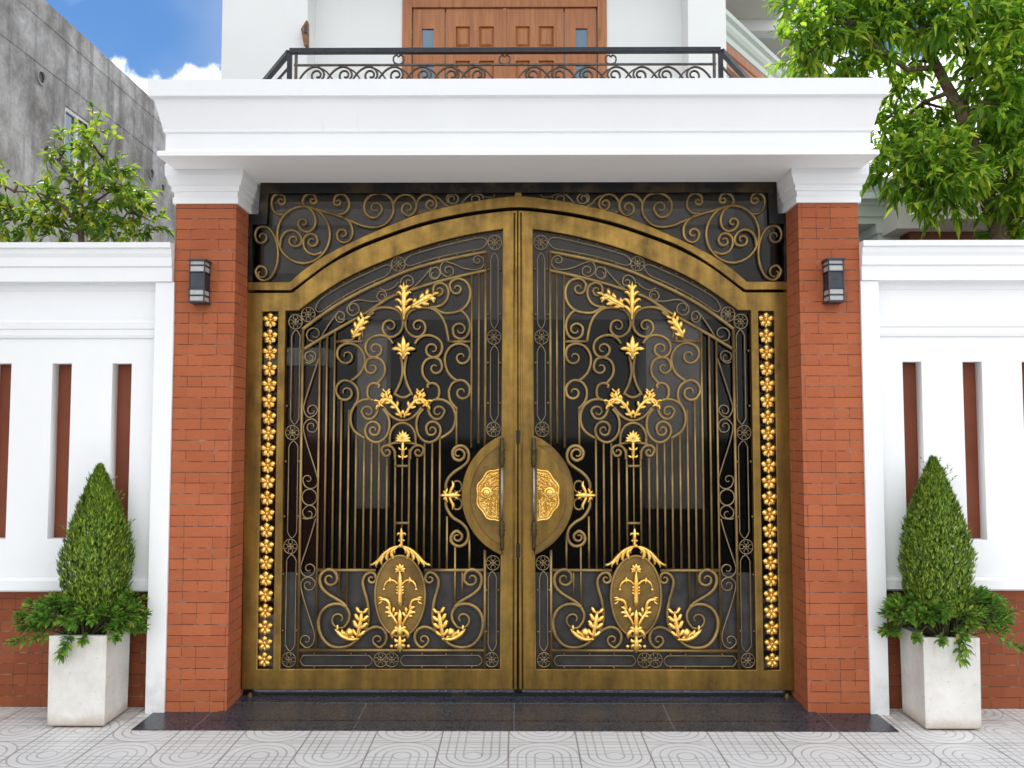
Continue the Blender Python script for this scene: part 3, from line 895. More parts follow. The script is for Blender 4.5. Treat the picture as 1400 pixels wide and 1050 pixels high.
    def crown(pb):
        for s in (-1, 1):
            f = lambda pts: [(547.2 + s * x, y) for x, y in pts]
            pb.petal(f([(2, 747), (10, 748.5), (20, 755), (29, 765), (36, 770.5), (42, 771)]), 2.3, 3.4, 1.4, base=.7)
            for pts, w_ in (([(7, 748), (11, 753), (11, 760), (8, 765)], 2.6), ([(12, 750), (17, 756), (18.5, 763), (16, 768)], 2.5), ([(18, 754), (23, 760), (26, 767), (24.5, 773)], 2.3),
                            ([(24, 760), (28.5, 766), (33, 772), (32, 776)], 2.0), ([(30, 766), (37, 771), (42, 773)], 1.6), ([(4, 748), (8, 752), (6.5, 757)], 1.8)):
                pb.petal(f(pts), w_, 3.2, 1.0, base=.55)
        pb.dome(547.2, 746, 3, 3, 3.6, .5, 10, 4)
    pb = PB(YI - .012, mir); crown(pb); pb.build('acanthus_crown', 'gold', plaque)
    def emblem(pb):
        c = 547.0
        pb.petal([(c, 828), (c, 805), (c, 779)], 3.2, 3.6, 1, base=.9)
        for k in range(5):
            a = -PI / 2 + (k - 2) * .72
            pb.petal([(c, 779), (c + 8 * math.cos(a), 778 + 8.5 * math.sin(a))], 2.2, 3, 1.2, n=5)
        for s in (-1, 1):
            pb.petal([(c, 781), (c + s * 4, 780), (c + s * 6.5, 783)], 1.8, 2.4, 1)
            pb.petal([(c + s * 2, 800), (c + s * 8, 793.5), (c + s * 15, 793), (c + s * 21, 799), (c + s * 22, 806)], 1.8, 2.6, .8, base=.7)
            pb.petal([(c + s * 13, 798), (c + s * 13.5, 792), (c + s * 13.5, 788)], 1.8, 2.6, 1.2); pb.dome(c + s * 22, 805.5, 2.4, 2.4, 2.6, .6, 8, 3)
            for y in (801, 805, 809): pb.petal([(c + s * 1.5, y + 3), (c + s * 6, y)], 1.5, 2.4, 1, n=5)
            pb.petal([(c + s * 13, 833), (c + s * 16, 822), (c + s * 22, 819), (c + s * 30, 820)], 2.4, 3, 1, base=.7)
            pb.petal([(c + s * 21, 820), (c + s * 26, 816.5), (c + s * 31, 817)], 1.6, 2.4, 1); pb.petal([(c + s * 24, 821), (c + s * 28, 824.5), (c + s * 31, 825)], 1.6, 2.4, 1)
            pb.petal([(c + s * 3, 855), (c + s * 8, 845), (c + s * 14, 836), (c + s * 14, 826)], 2.4, 3, 1, base=.7)
            for q, e in (((9, 838), (8, 829)), ((12, 834), (21, 829)), ((12, 838), (22, 837)), ((10, 842), (18, 843)), ((8, 844), (3, 836))):
                pb.petal([(c + s * q[0], q[1]), (c + s * (q[0] + e[0]) / 2, (q[1] + e[1]) / 2 - 1), (c + s * e[0], e[1])], 2.3, 2.8, 1.2)
            pb.petal([(c, 864), (c + s * 6, 861), (c + s * 11, 868), (c + s * 10, 873)], 3.0, 3.2, 1.2, base=.6)
            pb.petal([(c, 862), (c + s * 5, 858), (c + s * 9, 857)], 2.6, 3, 1.2)
            pb.petal([(c, 874), (c + s * 5, 876), (c + s * 7, 872)], 2.4, 3, 1.2); pb.dome(c + s * 11.5, 883, 2.8, 2.8, 3, .6, 10, 3)
            pb.petal([(c, 880), (c + s * 5, 881.5), (c + s * 6, 886)], 2.2, 3, 1.2)
        pb.petal([(c, 862), (c, 848), (c, 832)], 3.0, 3.2, 1.4, base=.6)
        pb.petal([(c, 852), (c, 860), (c, 872)], 4.2, 4.0, 1.5); pb.petal([(c, 868), (c, 880), (c, 892)], 4.0, 4.2, 1.5)
    pb = PB(YI - .010, mir); emblem(pb); pb.build('gilt_emblem', 'gold', plaque)
    # acanthus sprays in the foot panel
    spray = [frond([(489, 872.5), (491, 860), (493.5, 847), (495, 834)], 4, 3.0, 10.5), frond([(488, 873), (479, 873.5), (468, 869), (458, 859)], 4, 3.0, 8, (1,)),
             lambda pb: pb.petal([(480, 870), (478.5, 864), (478.5, 857.5)], 5.0, 4.5, 1.2, base=.7), lambda pb: pb.petal([(473, 869), (471, 864), (468.5, 863)], 1.6, 2.4, 1), ball(488.8, 873, 2.8)]
    part('acanthus_spray', many(*spray), 'gold', YI - .012)
    def flip(fn):
        class V:
            def __init__(s, pb): s.pb = pb
            def petal(s, sp_, *a, **k): s.pb.petal([(2 * xc(860) - x, y) for x, y in sp_], *a, **k)
            def dome(s, cx, *a, **k): s.pb.dome(2 * xc(860) - cx, *a, **k)
        return lambda pb: fn(V(pb))
    part('acanthus_spray', flip(many(*spray)), 'gold', YI - .012)
    # gilded cross-leaf between the two lock scrolls
    def cross(pb):
        pb.petal([(601.5, 677), (615, 676.8), (631, 677)], 3.6, 4.2, 1.5, base=.4)
        for s in (-1, 1):
            pb.petal([(612, 677), (608, 677 + s * 4), (606, 677 + s * 6.5)], 1.8, 3, 1)
            pb.petal([(614, 677), (617, 677 + s * 8), (620, 677 + s * 14), (618, 677 + s * 20)], 2.2, 3.2, 1.2, base=.7)
            pb.petal([(610, 677), (610, 677 + s * 5), (612.5, 677 + s * 10)], 1.8, 3, 1); pb.petal([(619, 677), (625, 677 + s * 4), (627, 677 + s * 6)], 1.8, 3, 1)
    part('gilt_cross_leaf', cross, 'gold', YI - .012)
    # ---- lock plate: segment of a disc with raised rim, engraved boss plate and pull handle
    ccx, ccy, rr = 719.5, 677, 88.3
    a0 = math.acos((686 - ccx) / rr)
    arc = [(ccx + rr * math.cos(a0 + (2 * PI - 2 * a0) * i / 40), ccy + rr * math.sin(a0 + (2 * PI - 2 * a0) * i / 40)) for i in range(41)]
    r2 = 77.5; a2 = math.acos((688.5 - ccx) / r2)
    arc2 = [(ccx + r2 * math.cos(a2 + (2 * PI - 2 * a2) * i / 36), ccy + r2 * math.sin(a2 + (2 * PI - 2 * a2) * i / 36)) for i in range(37)]
    def Wl(p): return [W(*q) for q in p]
    lock = plate('lock_plate', [Wl(arc + [(689, arc[-1][1]), (689, arc[0][1])])], YG - .002, YG + .03, 'plate_bronze', root, .003)
    plate('rim', [Wl(arc), Wl(arc2)], YG - .014, YG - .0025, 'bronze', lock, .003)
    ed = []
    for i in range(60):
        t = -PI / 2 - PI * i / 59
        wv = 1 + .035 * math.cos(t * 9)
        ed.append((682.5 + 31.5 * math.cos(t) * wv, 676.8 + 36.5 * math.sin(t) * wv))
    pb = PB(YG - .003, mir); pb.slab(ed, 0, 2.4, 1.0)
    boss = pb.build('boss_plate', 'engraved_gold', lock, smooth=False)
    pb = PB(YG - .003, mir); pb.tube([(682.5 + (x - 682.5) * .97, 676.8 + (y - 676.8) * .97) for x, y in ed], 1.3, 1.5, 2.2, 6)
    pb.tube([(682.5 + (x - 682.5) * .86, 676.8 + (y - 676.8) * .87) for x, y in ed], .7, .8, 2.2, 6)
    for k in range(0):
        t = -PI / 2 - PI * (k + .5) / 11
        pb.petal([(681 + 6 * math.cos(t), 677 + 8 * math.sin(t)), (681 + 16 * math.cos(t + .10), 677 + 18 * math.sin(t + .10)), (681 + 25 * math.cos(t - .05), 677 + 29 * math.sin(t - .05))], 2.0, 1.2, 2.2)
    for ring, (q, n_) in enumerate(((.22, 6), (.36, 9), (.50, 12), (.63, 15), (.76, 18))):
        for k in range(n_):
            t = -PI / 2 - PI * (k + .5) / n_
            c_ = (682.5 + 31.5 * q * math.cos(t), 676.8 + 36.5 * q * math.sin(t))
            if math.hypot(c_[0] - 665, c_[1] - 673.5) < 9.5: continue
            wv = [(c_[0] + 2.6 * math.cos(t + .9 * math.sin(k * 1.7 + ring) + u) + 1.2 * u, c_[1] + 2.6 * math.sin(t + .9 * math.sin(k * 1.7 + ring) + u)) for u in (-1.1, -.5, 0, .5, 1.1)]
            wv = [(min(681.5, a_), b_) for a_, b_ in wv]
            pb.tube(wv, .75, .75, 2.3, 5)
    pb.build('relief', 'gold', boss)
    pb = PB(YG - .003, mir)
    pb.dome(665, 673.5, 8.2, 8.2, 2.2, 2.2, 20, 4); pb.dome(665, 673.5, 5.8, 5.8, 4.8, 3.2, 18, 5); pb.dome(665, 673.5, 2.0, 2.0, 2.0, 7.2, 10, 3)
    pb.build('boss_knob', 'gold', boss)
    # pull handle
    H = PB(YG - .045, mir)
    H.tube([(686.2, 636), (686.0, 716)], 1.9, 1.9, 0, 10, sq=1)
    hd = H.build('pull_handle', 'steel', lock)
    H = PB(YG - .045, mir)
    def spin(pts):          # turned post: (y, r)
        n = 12; vs = []; fs = []
        for y, r in pts:
            for j in range(n): vs.append((lean(686.2, 677, y) + r * math.cos(2 * PI * j / n), y, r * math.sin(2 * PI * j / n)))
        for i in range(len(pts) - 1):
            for j in range(n): fs.append((i * n + j, i * n + (j + 1) % n, (i + 1) * n + (j + 1) % n, (i + 1) * n + j))
        fs.append(tuple(range(n))); fs.append(tuple(range((len(pts) - 1) * n, len(pts) * n)))
        H.add(vs, fs)
    spin([(599, 2.0), (599.5, 2.9), (612, 2.7), (614, 3.9), (616, 3.9), (618, 2.4), (621, 4.2), (624, 2.4), (627, 4.5), (630, 2.8), (632.5, 4.0), (635, 2.4), (638, 2.8), (638.5, 1.6)])
    H.build('handle_end', 'aged_bronze', hd)
    H = PB(YG - .045, mir)
    spin([(712, 1.6), (712.5, 2.8), (716, 2.4), (719, 4.2), (722, 2.6), (725, 4.6), (728, 2.8), (731, 4.0), (734, 2.4), (737, 2.1), (748, 2.6), (752, 1.8)])
    for y in (617, 733): H.tube([(686.2, y), (686.3, y + .01)], .1) if False else None
    H.build('handle_end', 'aged_bronze', hd)
    H = MB()
    for y in (621, 728):
        a = gmap(YG - .045, mir)(686.2, y); H.tube([a, (a.x, YG - .001, a.z)], .008, 8)
    H.build('handle_mount', 'bar_bronze', hd)
    # hinge knuckle at the head of the hinge stile and pivot at the foot
    MBh = MB(); p = gmap(YG, mir)(343, 395)
    MBh.tube([(p.x - .012, YG + .02, p.z), (p.x + .02, YG + .02, p.z)], .016, 10)
    MBh.build('hinge_pin', 'bar_bronze', root, bevel=.002)
    p = gmap(YG, mir)(340, 946)
    MBh = MB(); MBh.lathe(p.x, YG + .028, [(.022, .021), (.022, .030), (.015, .031), (.015, .045)], 14); MBh.build('foot_pivot', 'bar_bronze', root)
    return root
leaf_a = build_leaf(False)
tag(leaf_a, 'ornate bronze gate leaf hinged at the brick pillar on the concrete building side', 'gate', 'pair of ornate bronze gate leaves')
leaf_b = build_leaf(True)
tag(leaf_b, 'ornate bronze gate leaf hinged at the brick pillar on the big tree side', 'gate', 'pair of ornate bronze gate leaves')
mb = MB(); mb.box(XG - .03, XG + .03, YG + .068, YG + .076, .035, U(708, 291, YG).z); mb.build('cover_strip', 'black_metal', leaf_a)
# latch blocks sit in the gap of the meeting stiles: part of the first leaf
for y in (597, 753):
    p = U(708.3, y, YG); mb = MB(); mb.box(p.x - .012, p.x + .012, YG - .012, YG + .03, p.z - .045, p.z + .045)
    mb.build('latch_block', 'black_metal', leaf_a, bevel=.003)

# ================================================================== arched transom above the leaves
tr = empty('gate_transom')
tr.location = U(708, 393, YG)
def W0(x, y, s=1):
    p = U(x, y, YG)
    return (p.x if s == 1 else 2 * XG - p.x, p.z)
TB_UP = catmull([(396, 385.5), (414, 370), (444, 349.5), (482, 330), (530, 309), (577, 291), (634, 277.5), (686, 269.5), (709, 268.4)], 4)
TB_LO = catmull([(398.6, 397), (444, 363), (482, 339.8), (520, 324), (577, 304.5), (634, 291.6), (686, 284.6), (709, 283.4)], 4)
def sym(pts):               # closed outline mirrored about the gate axis (pts run from left to the axis)
    a = [W0(x, y) for x, y in pts]; b = [W0(x, y, -1) for x, y in pts[:-1][::-1]]; a[-1] = (XG, a[-1][1])
    return a + b
plate('arch_band', [sym([(338.5, 397)] + [(398.0, 397)] + TB_LO[1:-1] + [(708, 283.4)]) + sym([(338.5, 385.5)] + TB_UP[:-1] + [(708, 268.4)])[::-1]], YG - .004, YG + .05, 'bronze', tr, .004)
plate('outer_frame', [sym([(339, 385)] + [(334.5, 293), (353.5, 293), (356.5, 249), (708, 248)]) + sym([(345.5, 385), (345.0, 307), (365.5, 307), (367, 264.5), (708, 263.5)])[::-1]], YG - .008, YG + .05, 'worn_frame', tr, .003)
pb = PB(YG, False); pb.slab([(704, 262.5), (713, 262.5), (713.5, 270), (703.5, 270)], -6, .5, .3); pb.build('centre_post', 'bronze', tr, smooth=False)
gpts = [(343, 390), (392, 390)] + [(x, y + 6) for x, y in TB_UP[1:-1]] + [(708, 274)]
gtop = [(343, 302), (361, 302), (363, 259), (708, 258)]
plate('glass_sheet', [sym(gpts) + sym(gtop)[::-1]], YG + .055, YG + .059, 'tinted_glass', tr, .0008)
# black strips added so the see-through gaps look dark: behind the arch joint, behind the meeting stiles and along the pillars
plate('dark_joint_backing', [sym([(336, 404), (400, 404)] + [(x, y + 6) for x, y in ARCH_OUT[1:-1]] + [(708, 294)]) + sym([(336, 391), (396, 391)] + [(x, y - 5) for x, y in TB_LO[1:-1]] + [(708, 278)])[::-1]], YG + .068, YG + .08, 'black_metal', tr, .001)
for s_ in (1, -1):
    mb = MB(); a = W0(345, 650, s_)[0]; b = W0(322, 650, s_)[0]; mb.box(min(a, b), max(a, b), YG + .068, YG + .11, .022, U(400, 300, YG).z); mb.build('dark_gap_backing', 'black_metal', tr)
def TS(pts, c0=None, c1=None, w=2.1, turns=.95, mat='bar_bronze'):
    c = scroll(pts, c0, c1, turns)
    for mir in (False, True):
        pb = PB(YI, mir); pb.tube(c, w, w * 1.1, 0, 8, taper=(.45 if c0 else 1, .45 if c1 else 1)); pb.build('scroll', mat, tr)
TS([(415 + 36 * math.cos(-1.9 + 2 * PI * i / 28), 321 + 39 * math.sin(-1.9 + 2 * PI * i / 28)) for i in range(29)])
TS([(421, 283.5), (428, 290.5), (431.5, 301), (429, 311.5), (421, 317), (412, 314), (407.5, 307)], None, (414.5, 305))
TS([(382.5, 338), (384.5, 325.5), (391, 317), (400, 315), (408, 319), (412.5, 327.5), (410, 335), (403, 337)], None, (402, 328.5))
TS([(441, 344.5), (431, 348), (421, 345), (415.5, 337), (415.5, 327), (421.5, 320.5), (430, 321), (434.5, 328)], None, (426.5, 330))
TS([(390, 276.5), (388.5, 268.5), (380.5, 264.5), (373.5, 269), (371, 277.5), (373.5, 287), (380, 293), (388, 293)], (384.5, 274.5))
TS([(433, 275), (430.5, 267.5), (423.5, 264.7), (416.5, 268.5), (413.8, 276), (416.5, 282)], (428, 274))
TS([(456.5, 277), (458, 269), (465, 264.6), (473, 268), (477.3, 277), (475.5, 286.5), (468.5, 292), (460, 293)], (462, 276))
TS([(413, 281.5), (424, 283.5), (437, 287.5), (459.5, 294), (482, 303), (497, 309), (513, 311), (526, 307), (535.5, 296), (538, 282), (533, 270), (522.5, 264.6), (509, 266), (499.5, 275), (498.5, 287.5), (505.5, 296.5), (515.5, 296.5), (522, 288)], None, (513, 284.5))
TS([(468, 297), (477.5, 303.5), (482, 315), (479.5, 327), (471, 332), (463, 328.5), (460.5, 320)], None, (468.5, 320))
TS([(351, 330), (348.5, 321), (352.5, 312), (361, 309.5), (370, 315), (377, 328), (380, 345), (378, 363), (371, 378), (361, 384), (352.5, 379.5), (349.5, 370.5), (354, 364)], (358, 324), (357, 373.5))
TS([(537, 281), (543, 270.5), (554, 265.5), (564, 269.5), (569, 279), (567, 289.5), (559.5, 295.5), (551.5, 291.5)], None, (557.5, 284.5), w=2.1)
TS([(569, 287), (571, 274.5), (578, 267), (586, 265.8), (594, 271), (597, 279), (594, 286), (588, 287.5), (583.5, 283)], None, (589, 279), w=2.0)
TS([(571, 289), (576, 292)], w=2)
TS([(594, 267.5), (601, 272), (607, 279), (613, 282.5)], w=1.4)
TS([(613, 277), (610.5, 270.5), (615, 265), (622, 265.3), (626.5, 270.5), (624.5, 277), (619, 279)], None, (618.5, 272), w=1.3, mat='dull_rod')
TS([(631, 278), (638, 270), (645, 265), (652, 264.8), (659, 267), (661, 272)], w=1.3, mat='dull_rod')
TS([(645, 275), (645, 270), (650, 267.5), (655, 270), (655, 274)], w=1.1, mat='dull_rod')
TS([(660, 269), (668, 270), (675, 269), (676, 265)], w=1.0, mat='dull_rod')
tag(tr, 'arched black and bronze scrollwork panel under the white beam, above both gate leaves', 'transom')
# ================================================================== ground
mb = MB(); mb.box(-300, 300, -300, 300, -.40, -.14); tag(mb.build('ground', 'asphalt'), kind='structure')
mb = MB(); mb.box(-40, 40, -3.6, .40, -.139, 0.0); tag(mb.build('pavement', 'pavement_tile'), kind='structure')
mb = MB(); mb.box(-12, 12, .41, 12, -.139, 0.004); tag(mb.build('courtyard_paving', 'courtyard_stone'), kind='structure')
# granite apron in front of the gate, rising a little to the gate line
x0 = UZ(188, 991, .006).x; x1 = UZ(1218, 991, .006).x
mb = MB(); mb.rings([[(x, -.325, 0.001), (x, -.325, .006), (x, .14, .008), (x, .50, .008), (x, .50, .001)] for x in (x0, x1)])
xa = UZ(318, 958, 0).x; xb = UZ(1096, 958, 0).x
gr = mb.build('granite_apron', 'granite')
tag(gr, 'dark polished granite threshold strip lying in front of the bronze gate on pale paving', 'threshold')
mb = MB(); mb.rings([[(x, -.16, .0085), (x, .11, .0195), (x, .14, .022), (x, .499, .022), (x, .499, .0085)] for x in (xa - .0, xb + .0)])
mb.build('ramp', 'granite', gr)

mb = MB(); mb.box(xa + .1, xb - .1, YG + .035, YG + .055, .0222, .040); mb.build('dark_gap_strip', 'black_metal', gr)  # black strip added to make the open gap under the gate look dark
# ================================================================== brick pillars with white capitals
def pillar(xl, xr, label, side):
    root = empty('brick_pillar', ((xl + xr) / 2, .22, 0))
    zt = U(290, 279, 0).z
    mb = MB(); mb.box(xl, xr, 0, .46, .0, zt + .02); mb.build('brick_shaft', 'brick', root, bevel=.003)
    prof = [(.016, zt), (.016, zt + .040), (.008, zt + .043), (.010, zt + .078), (.022, zt + .082), (.024, zt + .118), (.036, zt + .122), (.044, zt + .150), (.056, zt + .180), (.058, zt + .250), (.052, zt + .255), (.052, zt + .31)]
    mb = MB(); mb.moulding(xl, xr, 0, .46, prof); mb.build('capital', 'white_paint', root, bevel=.003)
    tag(root, label, 'pillar', 'brick pillars either side of the gate')
    return zt
xL0, xL1 = U(232.5, 610, 0).x, U(317, 610, 0).x
xR0, xR1 = U(1097.5, 610, 0).x, U(1181, 610, 0).x
zt = pillar(xL0, xL1, 'red brick pillar with white capital beside the gate, on the grey concrete building side', 'l')
pillar(xR0, xR1, 'red brick pillar with white capital beside the gate, on the big tree side', 'r')

# ================================================================== lintel beam
yf = -.32
zb = U(708, 212.5, yf).z
def zz(y): return U(708, y, yf).z
bx0, bx1 = U(201, 125, -.375).x + .088, U(1216, 125, -.375).x - .088
prof = [(-.30, zb), (.038, zb), (.038, zz(206)), (.0, zz(203)), (.0, zz(179.5)), (.012, zz(178)), (.014, zz(174)), (.030, zz(160)), (.050, zz(143)), (.058, zz(136.5)), (.084, zz(134.5)), (.088, zz(112.5)), (-.3, zz(112.5) + .0)]
mb = MB(); mb.moulding(bx0, bx1, yf + .03, .70, prof)
tag(mb.build('lintel_beam', 'white_paint', bevel=.003), 'long white moulded concrete beam spanning both brick pillars over the gate', 'beam')

# ================================================================== boundary walls
def fence(side):
    s = -1 if side == 'l' else 1
    px = (lambda x: x) if side == 'l' else (lambda x: x)
    YP = .045                                   # panel face
    if side == 'l':
        post = (U(205, 700, -.015).x, U(231, 700, -.015).x); capend = xL0 - .001; zt_, zc = U(120, 333, -.03).z, U(120, 385, -.03).z
        slots = [(-90, -65), (-9.5, 15.5), (72, 98), (154, 180)]
        zs0, zs1 = U(100, 737, YP).z, U(100, 497, YP).z; zb0, zb1 = U(100, 440, YP).z, U(100, 462.5, YP).z; zl = U(100, 809, YP).z; zl1 = U(100, 789, YP).z
        xf = -9.0
        slots = [(U(a, 497, YP).x, U(b, 497, YP).x) for a, b in slots]
    else:
        post = (U(1184, 700, -.015).x, U(1209, 700, -.015).x); capend = xR1 + .001; zt_, zc = U(1290, 330, -.03).z, U(1290, 383, -.03).z
        slots = [(1234, 1259.5), (1316, 1342), (1397, 1422), (1478, 1503)]
        zs0, zs1 = U(1290, 738, YP).z, U(1290, 494.5, YP).z; zb0, zb1 = U(1290, 436, YP).z, U(1290, 460, YP).z; zl = U(1290, 807, YP).z; zl1 = U(1290, 788, YP).z
        xf = 9.0
        slots = [(U(a, 494, YP).x, U(b, 494, YP).x) for a, b in slots]
    step = .40
    while abs(slots[0 if side == 'l' else -1][0]) < 8.2:
        if side == 'l': slots.insert(0, (slots[0][0] - step, slots[0][1] - step))
        else: slots.append((slots[-1][0] + step, slots[-1][1] + step))
    root = empty('boundary_wall', ((xf + capend) / 2, .15, 0))
    lo, hi = (xf, post[0]) if side == 'l' else (post[1], xf)
    # panel with slots cut through to a brown back
    def rect(a, b, c, d): return [(a, c), (b, c), (b, d), (a, d)]
    plate('panel', [rect(lo, hi, zl1 + .0, zc + .01)] + [rect(a, b, zs0, zs1) for a, b in slots], YP, YP + .085, 'white_paint', root, .003)
    for a, b in slots:
        if abs((a + b) / 2) > 5.5: continue
        mb = MB(); mb.box(a - .02, b + .02, YP + .086, YP + .10, zs0 - .02, zs1 + .02); mb.build('slot_back', 'brown_panel', root)
    mb = MB(); mb.box(lo, hi, YP + .101, YP + .20, zl1, zc); mb.build('rear_panel', 'white_paint', root)
    # moulded string course and sill
    n = .001
    def sweep(name, prof, bev=.002):
        a, b = (lo, hi)
        mb = MB(); mb.rings([[(x, YP - o, z) for o, z in prof] for x in (a, b)]); mb.build(name, 'white_paint', root, bevel=bev)
    sweep('string_course', [(-.01, zb1), (.012, zb1), (.018, zb1 + .02), (.018, (zb0 + zb1) / 2), (.026, (zb0 + zb1) / 2 + .006), (.030, zb0 - .008), (.030, zb0), (-.01, zb0)])
    sweep('sill', [(-.20, zl), (.012, zl), (.028, zl + .012), (.026, zl1 - .02), (.008, zl1 - .0), (-.20, zl1 - .0)])
    sweep('cove', [(-.01, zc - .055), (.006, zc - .05), (.012, zc - .012), (.03, zc + .005), (-.01, zc + .005)])
    # post
    mb = MB(); mb.box(post[0], post[1], -.018, .24, 0, zc - .001); mb.build('post', 'white_paint', root, bevel=.003)
    # cap
    h = zt_ - zc
    prof = [(-.26, zc), (0, zc), (.0, zc + h * .36), (.012, zc + h * .40), (.012, zc + h * .62), (.022, zc + h * .72), (.026, zc + h * .84), (.040, zc + h * .86), (.042, zt_), (-.30, zt_)]
    a, b = (xf, capend) if side == 'l' else (capend, xf)
    mb = MB(); mb.rings([[(x, -.030 - o, z) for o, z in prof] for x in (a, b)]); mb.build('cap', 'white_paint', root, bevel=.002)
    # brick plinth, set back below the sill
    mb = MB(); mb.box(lo, hi, .115, .23, 0, zl + .005); mb.build('brick_plinth', 'base_brick', root)
    tag(root, {'l': 'white rendered wall with tall brown slots, in front of the grey concrete building', 'r': 'white rendered wall with tall brown slots, in front of the big leafy tree'}[side], 'wall', 'boundary walls either side of the gateway')
fence('l'); fence('r')

# ================================================================== wall lamps
def lamp(x0, x1, label):
    z1, z0 = U(270, 354.5, -.09).z, U(270, 414, -.09).z
    yb, yf2 = 0.0, -.105
    root = empty('wall_lamp', ((x0 + x1) / 2, 0, z0))
    t = .007
    H = z1 - z0
    mb = MB()
    mb.box(x0 - .008, x1 + .008, yf2 - .008, yb + .002, z1 - .014, z1)              # cap
    mb.box(x0 - .006, x1 + .006, yf2 - .006, yb + .002, z0, z0 + .010)              # foot
    for x in (x0, x1 - t):
        for y in (yf2, -t - .002): mb.box(x, x + t, y, y + t, z0 + .010, z1 - .014)
    for f in (.155, .30, .69, .845):
        z = z0 + H * f
        mb.box(x0 - .003, x1 + .003, yf2 - .003, -.003, z, z + .008)
    mb.build('frame', 'lamp_metal', root, bevel=.0012)
    mb = MB(); e = .005
    mb.box(x0 + e, x1 - e, yf2 + e, -.004, z0 + H * .335, z0 + H * .685); mb.build('shield', 'lamp_metal', root)
    for a, b in ((.045, .15), (.185, .295), (.72, .84), (.875, .95)):
        mb = MB(); mb.box(x0 + e, x1 - e, yf2 + e, -.004, z0 + H * a, z0 + H * b); mb.build('glass_band', 'frosted_glass', root)
    tag(root, label, 'wall lamp', 'lamps on the brick pillars')
lamp(U(258.5, 385, -.1).x, U(280, 385, -.1).x, 'small black lantern with frosted bands on the brick pillar nearest the concrete building')
lamp(U(1132.5, 385, -.1).x, U(1154, 385, -.1).x, 'small black lantern with frosted bands on the brick pillar nearest the big tree')

# ================================================================== planters
def planter(xa, xb, yy, top, label):
    z1 = U((xa + xb) / 2, top, yy).z
    X0, X1 = U(xa, 988, yy).x, U(xb, 988, yy).x
    Y0, Y1 = yy, yy + .315
    root = empty('planter', ((X0 + X1) / 2, (Y0 + Y1) / 2, 0))
    t = .03; zf = .012
    mb = MB()
    o = lambda q: [(X0 + q, Y0 + q), (X1 - q, Y0 + q), (X1 - q, Y1 - q), (X0 + q, Y1 - q)]
    rg = [[(x, y, z) for x, y in o(q)] for q, z in ((.008, zf), (.001, zf + .01), (-.003, z1), (t, z1), (t + .004, z1 - .06))]
    mb.rings(rg); mb.build('pot', 'planter_stone', root, bevel=.005)
    mb = MB(); mb.box(X0 + .03, X1 - .03, Y0 + .03, Y1 - .03, .0, zf); mb.build('foot', 'brown_wall', root)
    mb = MB(); mb.box(X0 + .034, X1 - .034, Y0 + .034, Y1 - .034, z1 - .06, z1 - .035); mb.build('soil', 'soil', root)
    tag(root, label, 'planter', 'square pale stone planters')
    return (X0 + X1) / 2, (Y0 + Y1) / 2, z1
PLa = planter(64, 142.5, -.29, 869, 'square pale stone planter against the wall below the grey concrete building')
PLb = planter(1265.5, 1342.5, -.31, 872, 'square pale stone planter against the wall below the big leafy tree')

# ================================================================== house behind
house = empty('house', (0, 5.3, 0))
def hb(name, mat, x0, x1, y0, y1, z0, z1, bev=.004, parent=None):
    mb = MB(); mb.box(x0, x1, y0, y1, z0, z1); return mb.build(name, mat, parent or house, bevel=bev)
YF, YW = 4.9, 5.30
hx0 = U(303, 60, YF).x; hx1 = U(993, 60, YF).x
c0 = U(420, 60, YF).x; c1 = U(941, 60, YF).x
TOP = 8.3; DECK = 4.95
hb('pier', 'house_paint', hx0, c0, YF, YW + .3, DECK, TOP)
hb('pier', 'house_paint', c1, hx1, YF, YW + .3, DECK, TOP)
d0, d1 = U(550, 50, YW).x, U(829.5, 50, YW).x
DT = 7.75
plate('upper_wall', [[(c0, DECK), (d0, DECK), (d0, DT), (d1, DT), (d1, DECK), (c1, DECK), (c1, TOP), (c0, TOP)]], YW, YW + .25, 'house_paint', house, .003)
hb('side_wall', 'house_paint', hx0, hx0 + .25, YW + .31, 11, 0.0, TOP)
hb('roof_slab', 'house_paint', hx0 - .35, hx1 + .3, YF - .35, 11, TOP, TOP + .22)
# balcony door set: two sidelights and two panelled leaves
door = empty('door'); door.parent = house; door.location = Vector(((d0 + d1) / 2, YW, DECK)) - house.location
def dp(x): return U(x, 50, YW).x
def dz(y): return U(690, y, YW).z
hb('door_frame', 'door_wood', d0, dp(563), YW - .02, YW + .14, DECK, DT, .004, door)
hb('door_frame', 'door_wood', dp(817), d1, YW - .02, YW + .14, DECK, DT, .004, door)
hb('transom_rail', 'door_wood', dp(563) + .001, dp(817) - .001, YW - .01, YW + .14, dz(10), dz(-6), .004, door)
def leafpanel(xa, xb, holes, glass=False):
    A, B = dp(xa) + .003, dp(xb) - .003
    loops = [[(A, DECK + .02), (B, DECK + .02), (B, dz(10) - .004), (A, dz(10) - .004)]]
    hs = [(dp(a), dp(b), dz(c), dz(d)) for a, b, c, d in holes]
    for a, b, c, d in hs: loops.append([(a, c), (b, c), (b, d), (a, d)])
    lf = plate('door_leaf', loops, YW + .02, YW + .07, 'door_wood', door, .004)
    for a, b, c, d in hs:
        if glass:
            mb = MB(); mb.box(a - .01, b + .01, YW + .045, YW + .051, c - .01, d + .01); mb.build('pane', 'window_pane', lf)
        else:
            mb = MB(); mb.rings([[(a + o, YW + y, c + o), (b - o, YW + y, c + o), (b - o, YW + y, d - o), (a + o, YW + y, d - o)] for o, y in ((-.01, .062), (-.01, .05), (.012, .045), (.04, .026), (.05, .026))])
            mb.build('raised_panel', 'door_wood', lf)
leafpanel(564, 608, [(577, 592.5, 66, 38), (577, 592.5, 140, 88)], True)
leafpanel(772, 816, [(787.5, 803, 66, 38), (787.5, 803, 140, 88)], True)
